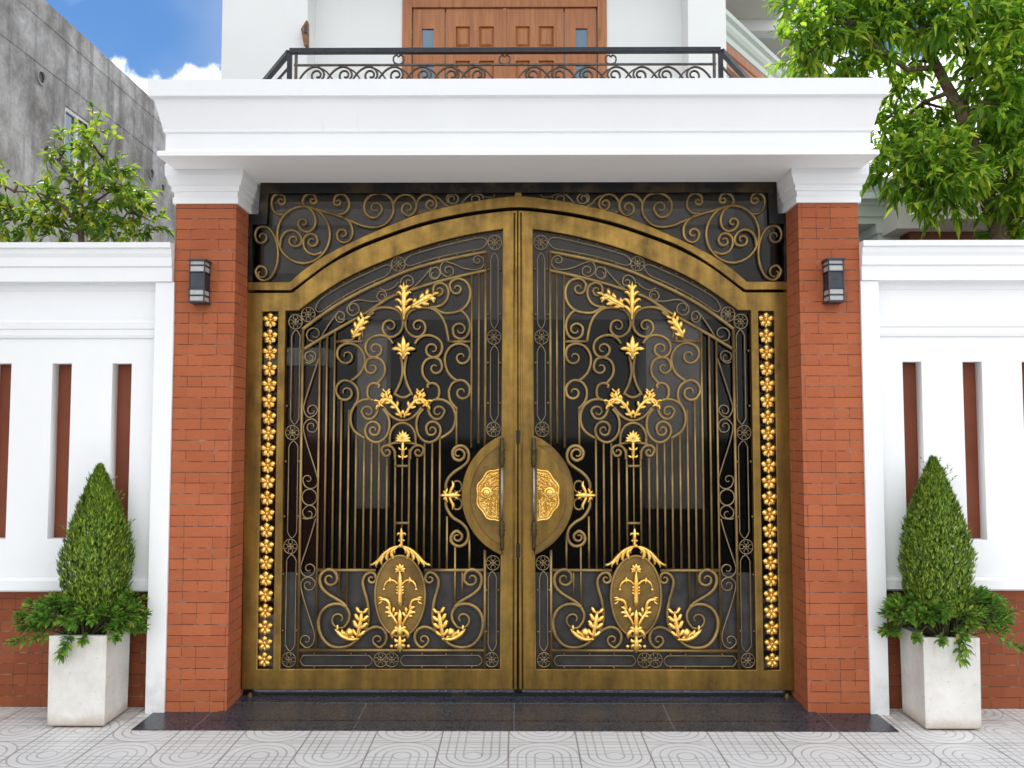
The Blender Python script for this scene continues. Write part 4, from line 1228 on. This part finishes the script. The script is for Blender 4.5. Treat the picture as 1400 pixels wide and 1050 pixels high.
for a in (609, 691): 
    o = a - 609
    leafpanel(a, a + 80, [(623 + o, 642 + o, 63, 35), (655 + o, 675 + o, 63, 35), (623 + o, 642 + o, 160, 82), (655 + o, 675 + o, 160, 82)])
mb = MB(); mb.box(dp(688), dp(692), YW + .005, YW + .035, DECK + .02, dz(10) - .006); mb.build('meeting_bead', 'door_wood', door)
for x in (561, 818.5):
    mb = MB(); mb.box(dp(x), dp(x + 2.5), YW - .028, YW - .02, dz(55), dz(40)); mb.build('hinge', 'bronze', door)
# balcony deck with canted ends, moulded front
YB = 3.95
bxl, bxr = U(389, 70, YB).x, U(992, 70, YB).x
cant = (.95, .95 * .9 / .63)
def deckout(o): return [(hx0 - .3 - o, YW - .01), (bxl - o * .5, YB - o), (bxr + o * .5, YB - o), (bxr + .95 + o, YB + 1.35), (hx1 + .9 + o, YW - .01)]
mb = MB(); mb.rings([[(x, y, z) for x, y in deckout(o)] for o, z in ((-.02, 3.22), (-.02, 3.55), (.06, 3.62), (.06, 4.12), (.10, 4.16), (.10, 4.32), (.03, 4.36), (.03, 4.80), (.12, 4.86), (.12, DECK))])
mb.build('balcony', 'facade_grey', house, bevel=.004)
# ground floor seen through the tinted gate: columns on dark plinths, back wall and doors
def col(x0, x1, yy, name='porch_column'):
    a, b = U(x0, 560, yy).x, U(x1, 560, yy).x
    c = hb(name, 'house_paint', a, b, yy, yy + (b - a), 1.02, 3.0)
    hb('plinth', 'dark_stone', a - .05, b + .05, yy - .05, yy + (b - a) + .05, .0, 1.02, .004, c)
col(488, 528, 3.32); col(884, 960, 3.30)
hb('porch_lintel', 'facade_grey', U(440, 560, 3.3).x, U(1000, 560, 3.3).x, 3.25, 4.6, 3.001, 3.62)
hb('ground_wall', 'dark_wood', hx0 - .2, hx1 + .9, 6.6, 6.8, 0, 4.9)
for i in range(4):
    a = -1.2 + i * .62
    hb('ground_door', 'dark_wood', a, a + .58, 6.54, 6.598, .16, 2.7, .01)
hb('porch_floor', 'dark_stone', hx0 - .2, hx1 + .9, 4.9, 6.599, .005, .16)
# brown-red garden wall end with pale coping visible at the far left of the gate
hb('side_pillar', 'brown_wall', U(394, 480, 3.2).x - .3, U(444, 480, 3.2).x, 3.2, 3.6, 0, U(420, 500, 3.2).z)
hb('side_capital', 'green_grey_paint', U(394, 480, 3.2).x - .33, U(444, 480, 3.2).x + .03, 3.17, 3.63, U(420, 500, 3.2).z + .001, U(420, 476, 3.2).z)
# canted cornice at the upper right, with wood frieze
zC = U(993, 12, 5.0).z
P0 = UZ(993, 12, zC); P1 = UZ(1097, 110, zC)
dC = (P1 - P0).normalized(); nC = Vector((dC.y, -dC.x, 0))
A = P0 - nC * .16 - dC * .13; B = A + dC * 3.6
mb = MB(); mb.sweep(A, B, [(-.3, -.33), (-.02, -.33), (.0, -.30), (.035, -.285), (.035, -.205), (.07, -.18), (.10, -.135), (.10, -.08), (.15, -.055), (.16, 0), (-.3, 0)])
mb.build('canted_cornice', 'green_grey_paint', house, bevel=.004)
mb = MB(); mb.sweep(A, B, [(-.28, -.60), (.0, -.60), (.01, -.55), (.03, -.53), (.03, -.46), (.05, -.44), (.05, -.332), (-.28, -.332)])
mb.build('wood_frieze', 'door_wood', house, bevel=.003)
mb = MB(); mb.sweep(A, B, [(-.27, -2.3), (-.08, -2.3), (-.08, -.602), (-.27, -.602)])
mb.build('canted_wall', 'house_paint', house)
mb = MB(); mb.sweep(A + Vector((0, 0, 0)), B, [(-.6, .002), (-.2, .002), (-.2, .75), (-.6, .75)])
# upper eave soffit and beam
za = zC + .62
hb('eave_slab', 'cream_paint', hx1 + .02, U(1066, 10, 6.4).x, YF + .1, 6.5, za, za + .2)
hb('eave_beam', 'house_paint', hx1 + .3, U(1105, 40, 6.5).x + .3, 6.51, 6.75, za - .17, za + .25)
hb('rear_eave', 'cream_paint', hx1 + .3, 4.6, 6.76, 9.5, za - .165, za + .1)
# balcony railing
rl = empty('balcony_railing'); rl.parent = house; rl.location = Vector((0, YB + .08, DECK)) - house.location
YR = YB + .08
zr = U(690, 69.5, YR).z; zm = U(690, 88.5, YR).z
xa, xb = bxl + .04, bxr - .04
eL = Vector((xa - .75, YR + 1.15, zr)); eR = Vector((xb + .75, YR + 1.15, zr))
def square(a, b, w, h, name, mat='rail_metal', parent=rl, bev=.004):
    a, b = Vector(a), Vector(b); d = (b - a).normalized(); n = Vector((d.y, -d.x, 0)).normalized()
    mb = MB(); mb.rings([[p + n * w + Vector((0, 0, -h)), p + n * w + Vector((0, 0, h)), p - n * w + Vector((0, 0, h)), p - n * w + Vector((0, 0, -h))] for p in (a, b)])
    return mb.build(name, mat, parent, bevel=bev)
square((xa, YR, zr), (xb, YR, zr), .03, .030, 'handrail')
square((xa - .02, YR + .03, zr), eL, .03, .030, 'handrail'); square((xb + .02, YR + .03, zr), eR, .03, .030, 'handrail')
square((xa + .05, YR, zm), (xb - .05, YR, zm), .012, .012, 'mid_rail', 'scroll_metal')
square((xa, YR + .02, zm), eL + Vector((0, 0, zm - zr)), .012, .012, 'mid_rail', 'scroll_metal'); square((xb, YR + .02, zm), eR + Vector((0, 0, zm - zr)), .012, .012, 'mid_rail', 'scroll_metal')
for x in (xa, xb):
    hb('post', 'rail_metal', x - .026, x + .026, YR - .026, YR + .026, DECK, zr - .028, .003, rl)
for x in (xa + .075, xb - .075):
    hb('baluster', 'scroll_metal', x - .016, x + .016, YR - .016, YR + .016, DECK, zr - .03, .003, rl)
def rscroll(fn, pts, c1, r=.013):
    c = scroll(pts, None, c1, 1.0)
    mb = MB(); mb.tube([fn(x, y) for x, y in c], r, 6); mb.build('scroll', 'scroll_metal', rl, True)
fl = lambda x, y: U(x, y, YR)
xm = 691
units = [(432, 1), (470, 1), (505, 1), (540, 1), (578, 1), (616, 1), (652, 1)]
for ux, s in units:
    for sd in (1, -1):
        g = (lambda sd: (lambda x, y: U(x if sd == 1 else 2 * xm - x, y, YR)))(sd)
        rscroll(g, [(ux - 27, 124), (ux - 22, 108), (ux - 12, 96), (ux - 1, 91.5), (ux + 8, 95), (ux + 11, 103), (ux + 6, 110), (ux - 2, 111)], (ux + 2, 103))
        rscroll(g, [(ux + 2, 92), (ux + 13, 97), (ux + 22, 108), (ux + 27, 122)], None, .010)
for x in (545, 690, 835):
    for s in (-1, 1):
        rscroll(fl, [(x, 88), (x + s * 6, 85.5), (x + s * 7, 79), (x + s * 3, 75.5), (x, 78)], None, .010)
# canted side panels
for e, s in ((eL, -1), (eR, 1)):
    o = Vector((xa if s < 0 else xb, YR, zm)); d = (Vector((e.x, e.y, zm)) - o)
    for k in range(3):
        t0 = .12 + k * .30
        pts = scroll([(t0, -.50), (t0 + .04, -.2), (t0 + .13, -.03), (t0 + .22, -.10), (t0 + .20, -.22)], None, (t0 + .14, -.17))
        mb = MB(); mb.tube([o + d * x + Vector((0, 0, y)) for x, y in pts], .010, 6); mb.build('scroll', 'scroll_metal', rl, True)
tag(house, 'white two-storey house with brown panelled balcony door behind the gate', 'house')
# carved wooden bracket on the white pier
br = MB()
def bp(x, y, Y=YF): return U(x, y, Y)
ol = [(421, 32), (423, 33), (423, 66), (418, 66), (413.5, 44)]
br.rings([[(bp(x, y).x, yy, bp(x, y).z) for x, y in ol] for yy in (YF - .09, YF - .001)])
brk = br.build('wooden_bracket', 'cut_wood', bevel=.006)
mb = MB(); pp = bp(420.5, 43); mb.rings([[(bp(x, y).x, yy, bp(x, y).z) for x, y in [(419, 40), (422.4, 37), (422.4, 50), (418.5, 50)]] for yy in (YF - .105, YF - .0895)])
mb.build('carving', 'dark_wood', brk, bevel=.003)
tag(brk, 'small pointed brown wooden bracket fixed on the white upper wall above the balcony rail', 'bracket')

# ================================================================== side porch of the house, right of the gateway
porch = empty('porch_wing', (4.5, 4.0, 0))
YQ = 3.75
q = lambda x, y: U(x, y, YQ)
zt1, zt2, zt3 = q(1200, 252).z, q(1200, 277).z, q(1200, 306).z
qx = q(1221, 277).x
prof = [(-.5, zt3), (0, zt3), (0, zt3 + .07), (.03, zt3 + .08), (.03, zt2 - .05), (.06, zt2 - .04), (.07, zt2), (.16, zt2 + .002), (.16, zt2 + .07), (.22, zt1 - .04), (.24, zt1), (-.5, zt1)]
mb = MB(); mb.rings([[(x, YQ - o, z) for o, z in prof] for x in (3.0, qx + .1)]); mb.build('cornice', 'green_grey_paint', porch, bevel=.004)
mb = MB(); mb.sweep((qx + .02, YQ + .3, 0), (qx + .62, YQ - .75, 0), [(-.5, zt3), (0, zt3), (0, zt3 + .07), (.03, zt3 + .08), (.03, zt2 - .05), (.06, zt2 - .04), (.07, zt2), (.16, zt2 + .002), (.16, zt2 + .07), (.22, zt1 - .04), (.24, zt1), (-.5, zt1)])
mb.build('cornice_return', 'green_grey_paint', porch, bevel=.004)
# column capital under it
cxl, cxr = q(1206, 320).x, q(1236, 320).x
mb = MB(); mb.moulding(cxl, cxr, YQ + .06, YQ + .40, [(-.03, 0), (-.03, zt3 - .30), (.0, zt3 - .27), (.0, zt3 - .20), (.03, zt3 - .18), (.03, zt3 - .12), (.06, zt3 - .10), (.07, zt3)])
mb.build('column', 'green_grey_paint', porch, bevel=.003)
mb = MB(); mb.box(3.0, qx + .5, YQ + .9, YQ + 1.1, 0, zt3); mb.build('rear_wall', 'courtyard_stone', porch)
YS = 3.0
s_ = lambda x, y: U(x, y, YS)
wz0 = s_(1320, 299).z; wx0 = s_(1288, 299).x
mb = MB(); mb.rings([[(x, YS - o, z) for o, z in [(-.4, wz0), (0, wz0), (0, wz0 + .10), (.04, wz0 + .12), (.04, wz0 + .35), (.1, wz0 + .38), (.1, wz0 + .5), (-.4, wz0 + .5)]] for x in (wx0, 9.0)])
mb.build('fascia', 'cream_paint', porch, bevel=.004)
mb = MB(); mb.box(wx0 - .28, 9.0, YS + .401, 6.5, wz0 + .0, wz0 + .5); mb.build('soffit', 'cream_paint', porch)
mb = MB(); mb.box(s_(1262, 315).x + .12, 9.0, YS + .55, 6.4, 0, wz0 - .001); mb.build('brown_wall', 'brown_wall', porch)
tag(porch, 'low side porch with grey-green moulded cornice and brown wall, behind the wall under the tree', 'porch')

# ================================================================== raw concrete neighbour
XB = -7.0
zroof = UX(60, 0, XB).z; 
nb = empty('concrete_building', (XB - 2, 10, 0))
wy0, wy1 = UX(89, 160, XB).y, UX(126, 180, XB).y
wz1, wz0_ = UX(89, 143, XB).z, UX(89, 236, XB).z
yend = UX(203, 130, XB).y
def yzplate(name, loops, x0, x1, mat, parent, bevel=.004):
    o = plate(name, loops, x0, x1, mat, parent, bevel)      # built in x/z, then turned to face +x
    for v in o.data.vertices:
        x, y, z = v.co; v.co = (y, x, z)
    o.data.flip_normals()
    return o
wall = yzplate('wall', [[(-4, 0), (30, 0), (30, zroof - 1.0), (-4, zroof - 1.0)], [(wy0, wz0_), (wy1, wz0_), (wy1, wz1), (wy0, wz1)]], XB - .25, XB, 'raw_concrete', nb)
yzplate('parapet', [[(-4, zroof - 1.0), (30, zroof - 1.0), (30, zroof), (-4, zroof)]], XB - .25, XB + .012, 'raw_concrete', nb)
yzplate('roof_lip', [[(-4, zroof - .34), (30, zroof - .34), (30, zroof - .28), (-4, zroof - .28)]], XB + .0125, XB + .022, 'raw_concrete', nb)
mb = MB(); mb.box(-16, XB - .26, -4, 30, 0, zroof - .3); mb.build('body', 'raw_concrete', nb)
win = yzplate('window', [[(wy0, wz0_), (wy1, wz0_), (wy1, wz1), (wy0, wz1)], [(wy0 + .07, wz0_ + .06), ((wy0 + wy1) / 2 - .03, wz0_ + .06), ((wy0 + wy1) / 2 - .03, wz1 - .06), (wy0 + .07, wz1 - .06)],
                         [((wy0 + wy1) / 2 + .03, wz0_ + .06), (wy1 - .07, wz0_ + .06), (wy1 - .07, wz1 - .06), ((wy0 + wy1) / 2 + .03, wz1 - .06)]], XB - .10, XB - .03, 'white_paint', nb)
mb = MB(); mb.box(XB - .08, XB - .07, wy0 + .05, wy1 - .05, wz0_ + .04, wz1 - .04); mb.build('pane', 'window_pane', win)
for x, y in ((55, 106), (206, 238), (221, 258), (189, 330)):
    p = UX(x, y, XB); mb = MB()
    k = 18
    rg = []
    for r, d in ((.115, .001), (.115, .03), (.085, .03), (.085, .004)):
        rg.append([(XB + d, p.y + r * math.cos(2 * PI * j / k), p.z + r * math.sin(2 * PI * j / k)) for j in range(k)])
    mb.rings(rg, cap=False); h = mb.build('vent_pipe', 'raw_concrete', nb)
    mb = MB(); mb.rings([[(XB + d, p.y + .084 * math.cos(2 * PI * j / k), p.z + .084 * math.sin(2 * PI * j / k)) for j in range(k)] for d in (.001, .006)]); mb.build('hole', 'dark_stone', h)
tag(nb, 'tall grey unpainted concrete building with one small white window', 'building')
# ================================================================== planting
def leaf_mesh(mb, p, d, L, W, droop=.35, fold=.25, roll=None):
    d = d.normalized()
    s = d.cross(Vector((0, 0, 1)))
    if s.length < .05: s = d.cross(Vector((1, 0, 0)))
    s.normalize()
    a = random.uniform(-.9, .9) if roll is None else roll
    n = s.cross(d)
    s, n = s * math.cos(a) + n * math.sin(a), n * math.cos(a) - s * math.sin(a)
    g = Vector((0, 0, -1))
    def at(t, w, f): return p + d * (L * t) + g * (droop * L * t * t) + s * (W * w) + n * (W * f)
    vs = [at(0, 0, 0), at(.30, -1, fold), at(.30, 0, 0), at(.30, 1, fold), at(.68, -.72, fold), at(.68, 0, 0), at(.68, .72, fold), at(1, 0, .1)]
    mb.add(vs, [(0, 2, 1), (0, 3, 2), (1, 2, 5, 4), (2, 3, 6, 5), (4, 5, 7), (5, 6, 7)])
def rnd_dir():
    z = random.uniform(-1, 1); a = random.uniform(0, 2 * PI); r = math.sqrt(1 - z * z)
    return Vector((r * math.cos(a), r * math.sin(a), z))

def tree(name, label, Y, trunk, branches, clumps, per, L, W, mat, depth, r0, droop, spread, hang):
    root = empty(name, (U(trunk[0][0], trunk[0][1], Y).x, Y, 0))
    T = MB()
    tp = [U(x, y, Y + dy) for x, y, dy in trunk]
    T.tube([Vector((p.x, p.y, p.z)) for p in tp], [r0 * (1 - .75 * i / (len(tp) - 1)) for i in range(len(tp))], 9)
    T.build('trunk', 'bark', root, True)
    allb = []
    for br in branches:
        bp_ = [U(x, y, Y + dy) for x, y, dy in br[1:]]
        B = MB(); B.tube(bp_, br[0], 7, r1=br[0] * .35); B.build('branch', 'bark', root, True)
        allb += bp_
    allb += tp[2:]
    C = MB(); S = MB()
    for cx, cy, r, dy in clumps:
        c = U(cx, cy, Y + dy); rr = r * (Y + dy + CAM_D) / F
        near = min(allb, key=lambda q: (q - c).length)
        m = (near + c) / 2 + Vector((random.uniform(-.1, .1), random.uniform(-.1, .1), .06))
        B = MB(); B.tube([near, m, c], [.016, .011, .005], 5); B.build('limb', 'bark', root, True)
        nt = max(4, int(per * (r / 30) ** 2))
        for k in range(nt):
            q = rnd_dir() * rr * (random.random() ** .45)
            q.y *= depth
            tw = c + q
            od = (q.normalized() * .7 + rnd_dir() * .5 + Vector((0, 0, spread))).normalized()
            tl = L * random.uniform(.9, 1.7)
            S.tube([tw, tw + od * tl], .003, 3)
            nl = random.randint(6, 10)
            for i in range(nl):
                t = (i + .6) / nl
                side = rnd_dir() * 1.0
                dd = (od * (.35 + .7 * t) + side * .75 + Vector((0, 0, -hang))).normalized()
                leaf_mesh(C, tw + od * (tl * t), dd, L * random.uniform(.65, 1.15), W * random.uniform(.8, 1.15), droop)
    nf = len(C.f); C.add(S.v, S.f)
    cr = C.build('crown', mat, root, False, recalc=False)
    cr.data.materials.append(M['stem_green'])
    for p in cr.data.polygons[nf:]: p.material_index = 1
    return root

t1 = tree('young_tree', '', 2.3,
          [(112, 604, 0), (112, 345, 0), (110, 300, 0), (111, 250, .05), (114, 205, .05), (118, 172, 0)],
          [(.018, (110, 310, 0), (85, 280, -.1), (50, 262, -.1), (20, 262, -.1)), (.016, (110, 290, 0), (150, 262, .1), (185, 292, .1)), (.014, (111, 255, .05), (80, 220, 0), (62, 205, 0)),
           (.014, (110, 320, 0), (70, 305, .1), (25, 300, .1)), (.012, (112, 240, 0), (140, 215, 0))],
          [(118, 180, 17, 0), (100, 205, 20, .1), (128, 208, 24, -.1), (150, 232, 24, 0), (112, 240, 24, .15), (142, 262, 28, -.15), (165, 268, 24, .1), (185, 292, 22, 0), (205, 302, 13, 0),
           (95, 275, 24, .1), (62, 282, 24, -.05), (35, 285, 20, .05), (8, 262, 14, 0), (18, 250, 10, 0), (58, 210, 13, 0), (75, 208, 10, 0), (20, 302, 18, .1), (75, 310, 24, .1), (125, 300, 30, .05),
           (160, 312, 26, -.05), (100, 318, 24, .2), (45, 308, 18, 0), (185, 318, 16, 0), (-20, 285, 22, 0), (-15, 315, 25, 0)],
          20, .108, .0215, 'leaf_left', 1.1, .035, .35, .25, .15) 
tag(t1, 'small young tree with yellow-tipped leaves standing before the grey concrete building', 'tree')
t2 = tree('leafy_tree', '', 1.75,
          [(1400, 670, 0), (1374, 345, 0), (1360, 300, 0), (1345, 258, 0), (1330, 200, 0), (1314, 152, 0), (1295, 118, .05), (1278, 85, .05), (1264, 50, .05), (1256, 10, 0), (1250, -50, 0)],
          [(.035, (1318, 160, 0), (1324, 110, .1), (1322, 60, .2), (1330, 0, .2)), (.028, (1283, 92, 0), (1240, 95, -.1), (1205, 70, -.1), (1165, 30, -.1)), (.03, (1345, 258, 0), (1310, 240, -.15), (1270, 228, -.2), (1240, 225, -.2)),
           (.03, (1335, 215, 0), (1370, 180, .1), (1400, 130, .1)), (.025, (1270, 65, 0), (1230, 20, 0), (1190, -20, 0)), (.025, (1300, 125, 0), (1262, 140, .3), (1235, 165, .4)), (.025, (1350, 270, 0), (1385, 240, -.1), (1420, 215, -.1))],
          [(1090, 15, 26, 0), (1112, 45, 34, -.1), (1100, 75, 24, 0), (1140, 70, 38, .1), (1150, 20, 42, 0), (1125, 92, 22, .1), (1165, 95, 26, .1), (1195, 55, 34, 0), (1190, 10, 36, .1),
           (1235, 95, 24, .3), (1235, 20, 34, 0), (1240, 55, 20, .35), (1290, 25, 40, -.2), (1335, 35, 45, -.1), (1385, 40, 48, 0), (1362, 95, 36, -.2), (1310, 75, 24, .3), (1395, 100, 42, .2), (1375, 145, 40, -.2),
           (1395, 195, 42, 0), (1235, 150, 34, .5), (1270, 160, 34, .5), (1225, 195, 30, .45), (1255, 195, 34, .5), (1295, 185, 30, .5), (1215, 225, 24, -.1), (1200, 240, 18, -.1), (1240, 228, 30, -.25), (1270, 215, 34, -.25),
           (1290, 215, 34, -.2), (1345, 190, 24, .3), (1305, 250, 34, -.25), (1285, 255, 32, -.25), (1260, 265, 24, -.2), (1372, 225, 34, -.1), (1385, 250, 40, -.2), (1400, 300, 34, .1), (1390, 320, 24, .1), (1362, 160, 30, -.1),
           (1300, 275, 22, -.2), (1345, 125, 26, .35), (1420, 150, 50, 0), (1430, 260, 50, 0), (1440, 60, 60, 0), (1160, -35, 50, 0), (1240, -40, 55, 0), (1330, -40, 60, 0), (1420, -30, 60, 0), (1205, 170, 16, .4)],
          26, .125, .0205, 'leaf_right', 1.1, .085, .4, .15, .22)
tag(t2, 'big leafy tree with drooping leaves and forked brown trunk behind the white wall', 'tree')

def conifer(cx, top, bot, wpx, Y, zb, label, seed):
    random.seed(seed)
    P = U(cx, bot, Y); Tp = U(cx, top, Y)
    H = Tp.z - P.z; Rm = wpx / 2 * (Y + CAM_D) / F
    root = empty('conifer', (P.x, Y, zb))
    def rad(t):         # t 0 bottom .. 1 top
        if t < .36: return Rm * (.70 + .30 * math.sin(t / .36 * PI / 2))
        return Rm * (1 - ((t - .36) / .64) ** (1.30 + .12 * (seed % 2)) * .97)
    mb = MB(); mb.tube([(P.x, Y, zb - .05), (P.x, Y, P.z + H * .8)], .016, 7, r1=.004); mb.build('stem', 'stem_green', root)
    C = MB()
    N = 9500
    for i in range(N):
        t = random.random() ** 1.05
        a = random.uniform(0, 2 * PI)
        lump = 1 + .09 * noise.noise(Vector((math.cos(a) * 2.2, math.sin(a) * 2.2, t * 6 + seed))) + .05 * noise.noise(Vector((math.cos(a) * 6, math.sin(a) * 6, t * 18 + seed)))
        q = random.random() ** .35
        r = rad(t) * lump * (.45 + .55 * q)
        p = Vector((P.x + r * math.cos(a), Y + r * math.sin(a), P.z + H * t * .965))
        out = Vector((math.cos(a), math.sin(a), 0))
        d = (out * random.uniform(.15, .6) + Vector((0, 0, 1.0)) + rnd_dir() * .35).normalized()
        L = random.uniform(.022, .042) * (1.0 if t < .93 else .8)
        tan = Vector((-math.sin(a), math.cos(a), 0))
        sd = (tan + rnd_dir() * .5).normalized()
        # a flat fan spray: stalk with three to five scale-leaf fingers
        nf = 5
        for k in range(nf):
            f = (k / (nf - 1) - .5) * 1.25
            dd = (d + sd * f * .75).normalized()
            l = L * (1 - .35 * abs(f)); w = .0023
            n = dd.cross(sd).normalized(); ww = sd * w
            b = p + d * (L * .25 * (1 - abs(f)))
            C.add([b - ww * .6, b + dd * l * .55 - ww + n * .002, b + dd * l, b + dd * l * .55 + ww + n * .002, b + ww * .6], [(0, 1, 2, 3, 4)])
    # stray shoots on the outline
    for i in range(14):
        t = random.uniform(.25, .95); a = random.uniform(0, 2 * PI); r = rad(t)
        p = Vector((P.x + r * math.cos(a), Y + r * math.sin(a), P.z + H * t))
        d = Vector((math.cos(a) * .8, math.sin(a) * .8, 1)).normalized()
        for k in range(10): leaf_mesh(C, p + d * .006 * k, (d + rnd_dir() * .7).normalized(), .022, .0035, 0)
    C.build('crown', 'leaf_conifer', root, recalc=False)
    tag(root, label, 'conifer', 'clipped conifers in the planters')
def shrub(cx, Y, zt, half, label, seed, trail):
    random.seed(seed)
    c = Vector((cx, Y, zt)); root = empty('leafy_shrub', (cx, Y, zt - .04))
    C = MB(); S = MB(); n = 0
    tips = []
    for i in range(104):
        a = random.uniform(0, 2 * PI); e = random.random()
        r = half * (.35 + .65 * math.sqrt(random.random()))
        h = .09 + .15 * (1 - (r / half) ** 2) + random.uniform(-.03, .07)
        if random.random() < .25: h -= .11
        tips.append((Vector((cx + r * math.cos(a) * 1.0, Y + r * math.sin(a) * .62, zt + h)), a))
    for dx, dz_ in trail: tips.append((Vector((cx + dx, Y - .20, zt + dz_)), -PI / 2))
    for tip, a in tips:
        st = Vector((cx + (tip.x - cx) * .25, Y + (tip.y - Y) * .25, zt - .02))
        md = (st + tip) / 2 + Vector((0, 0, .07))
        S.tube([st, md, tip], [.006, .004, .003], 5)
        od = ((tip - md).normalized() + Vector((0, -.45, .55)) * (0 if tip.z < zt - .03 else 1)).normalized()
        for whorl, (back, nl, ll) in enumerate(((0, 7, 1.0), (.03, 6, 1.05), (.065, 5, .95), (.10, 4, .8))):
            base = tip - od * back
            ph = random.uniform(0, 6)
            sx = od.cross(Vector((.2, .1, 1))).normalized(); sy = od.cross(sx)
            for k in range(nl):
                an = ph + 2 * PI * k / nl + random.uniform(-.3, .3)
                rd = sx * math.cos(an) + sy * math.sin(an)
                dd = (rd * (.55 + .25 * whorl) + od * (.95 - .15 * whorl) + Vector((0, 0, .12))).normalized()
                leaf_mesh(C, base, dd, .056 * ll * random.uniform(.8, 1.2), .0145 * random.uniform(.85, 1.15), .12, .3, random.uniform(-.35, .35))
    C.build('foliage', 'leaf_shrub', root, recalc=False); S.build('stems', 'stem_green', root)
    tag(root, label, 'shrub', 'leafy shrubs round the foot of the conifers')
conifer(131, 632, 842, 91, PLa[1], PLa[2], 'cone-shaped evergreen in the planter on the grey concrete building side', 3)
conifer(1282, 621, 840, 93, PLb[1], PLb[2], 'cone-shaped evergreen in the planter on the big tree side', 9)
shrub(U(117, 850, PLa[1]).x, PLa[1] - .02, PLa[2], .40, 'low leafy shrub spilling over the planter on the grey concrete building side', 5, [(-.03, -.10), (-.01, -.05), (-.32, -.02), (.30, .0)])
shrub(U(1290, 850, PLb[1]).x, PLb[1] - .02, PLb[2], .40, 'low leafy shrub spilling over the planter on the big tree side', 12, [(.0, -.11), (.02, -.05), (.34, -.04), (-.28, .02)])

# ================================================================== light
EL, AZ = R(62), R(-45)
sd = Vector((math.sin(AZ) * math.cos(EL), math.cos(AZ) * math.cos(EL), math.sin(EL)))
sl = bpy.data.lights.new('sun', 'SUN'); sl.energy = 5.0; sl.angle = R(.5); sl.color = (1.0, .955, .88)
so = bpy.data.objects.new('sun', sl); COL.objects.link(so)
so.rotation_euler = (-sd).to_track_quat('-Z', 'Y').to_euler()
w = bpy.data.worlds.new('World'); scene.world = w; w.use_nodes = True
t = Tree(w.node_tree)
bg = w.node_tree.nodes['Background']
sky = t.n('ShaderNodeTexSky', sky_type='NISHITA', sun_disc=False)
sky.sun_elevation = EL; sky.sun_rotation = AZ; sky.dust_density = .2; sky.ozone_density = 5.0; sky.air_density = 1.0
tc = t.n('ShaderNodeTexCoord')
gen = E(t, tc.outputs['Generated'])
sx = t.n('ShaderNodeSeparateXYZ'); t.nt.links.new(tc.outputs['Generated'], sx.inputs[0])
X_, Y_, Z_ = (E(t, sx.outputs[i]) for i in range(3))
den = t.m('MAXIMUM', Z_, .02) + .25
cv = t.vec(X_ / den, Y_ / den, 0.35)
cn = t.noise(cv, 2.3, 8, .58, .25)
bank = t.noise(gen, 5.0, 7, .55, .1)
# unseen cloud bank added behind the viewer to brighten the facade, more low over the horizon, blue gap ahead
cover = t.smooth(Y_, .35, -.55) * .40 + t.smooth(Z_ + (bank - .5) * .55, .42, .22) * .34
puff = t.noise(gen, 15.0, 7, .52, .15)
low = t.smooth(puff - (Z_ - .393) * 7.0, .49, .60) * t.smooth(Y_, -.2, .2)
cl = t.m('MAXIMUM', t.smooth(cn + cover, .60, .80), low)
skc = t.mix(1.0, E(t, sky.outputs[0]), (.80, 1.10, 1.30), 'MULTIPLY')
skc = t.mix(t.smooth(t.noise(gen, 3.0, 4, .5), .42, .68) * .30, skc, (9.0, 9.6, 10.2))
col = t.mix(cl, skc, t.mix(t.ramp(cn, .35, .8), (22.0, 22.4, 23.0), (16.0, 16.5, 17.4)))
t.put(bg.inputs['Color'], col); bg.inputs['Strength'].default_value = .085
scene.view_settings.view_transform = 'Standard'
scene.view_settings.look = 'None'
scene.view_settings.gamma = 1.0
scene.view_settings.exposure = 0.18
scene.cycles.max_bounces = 8
scene.cycles.transparent_max_bounces = 12
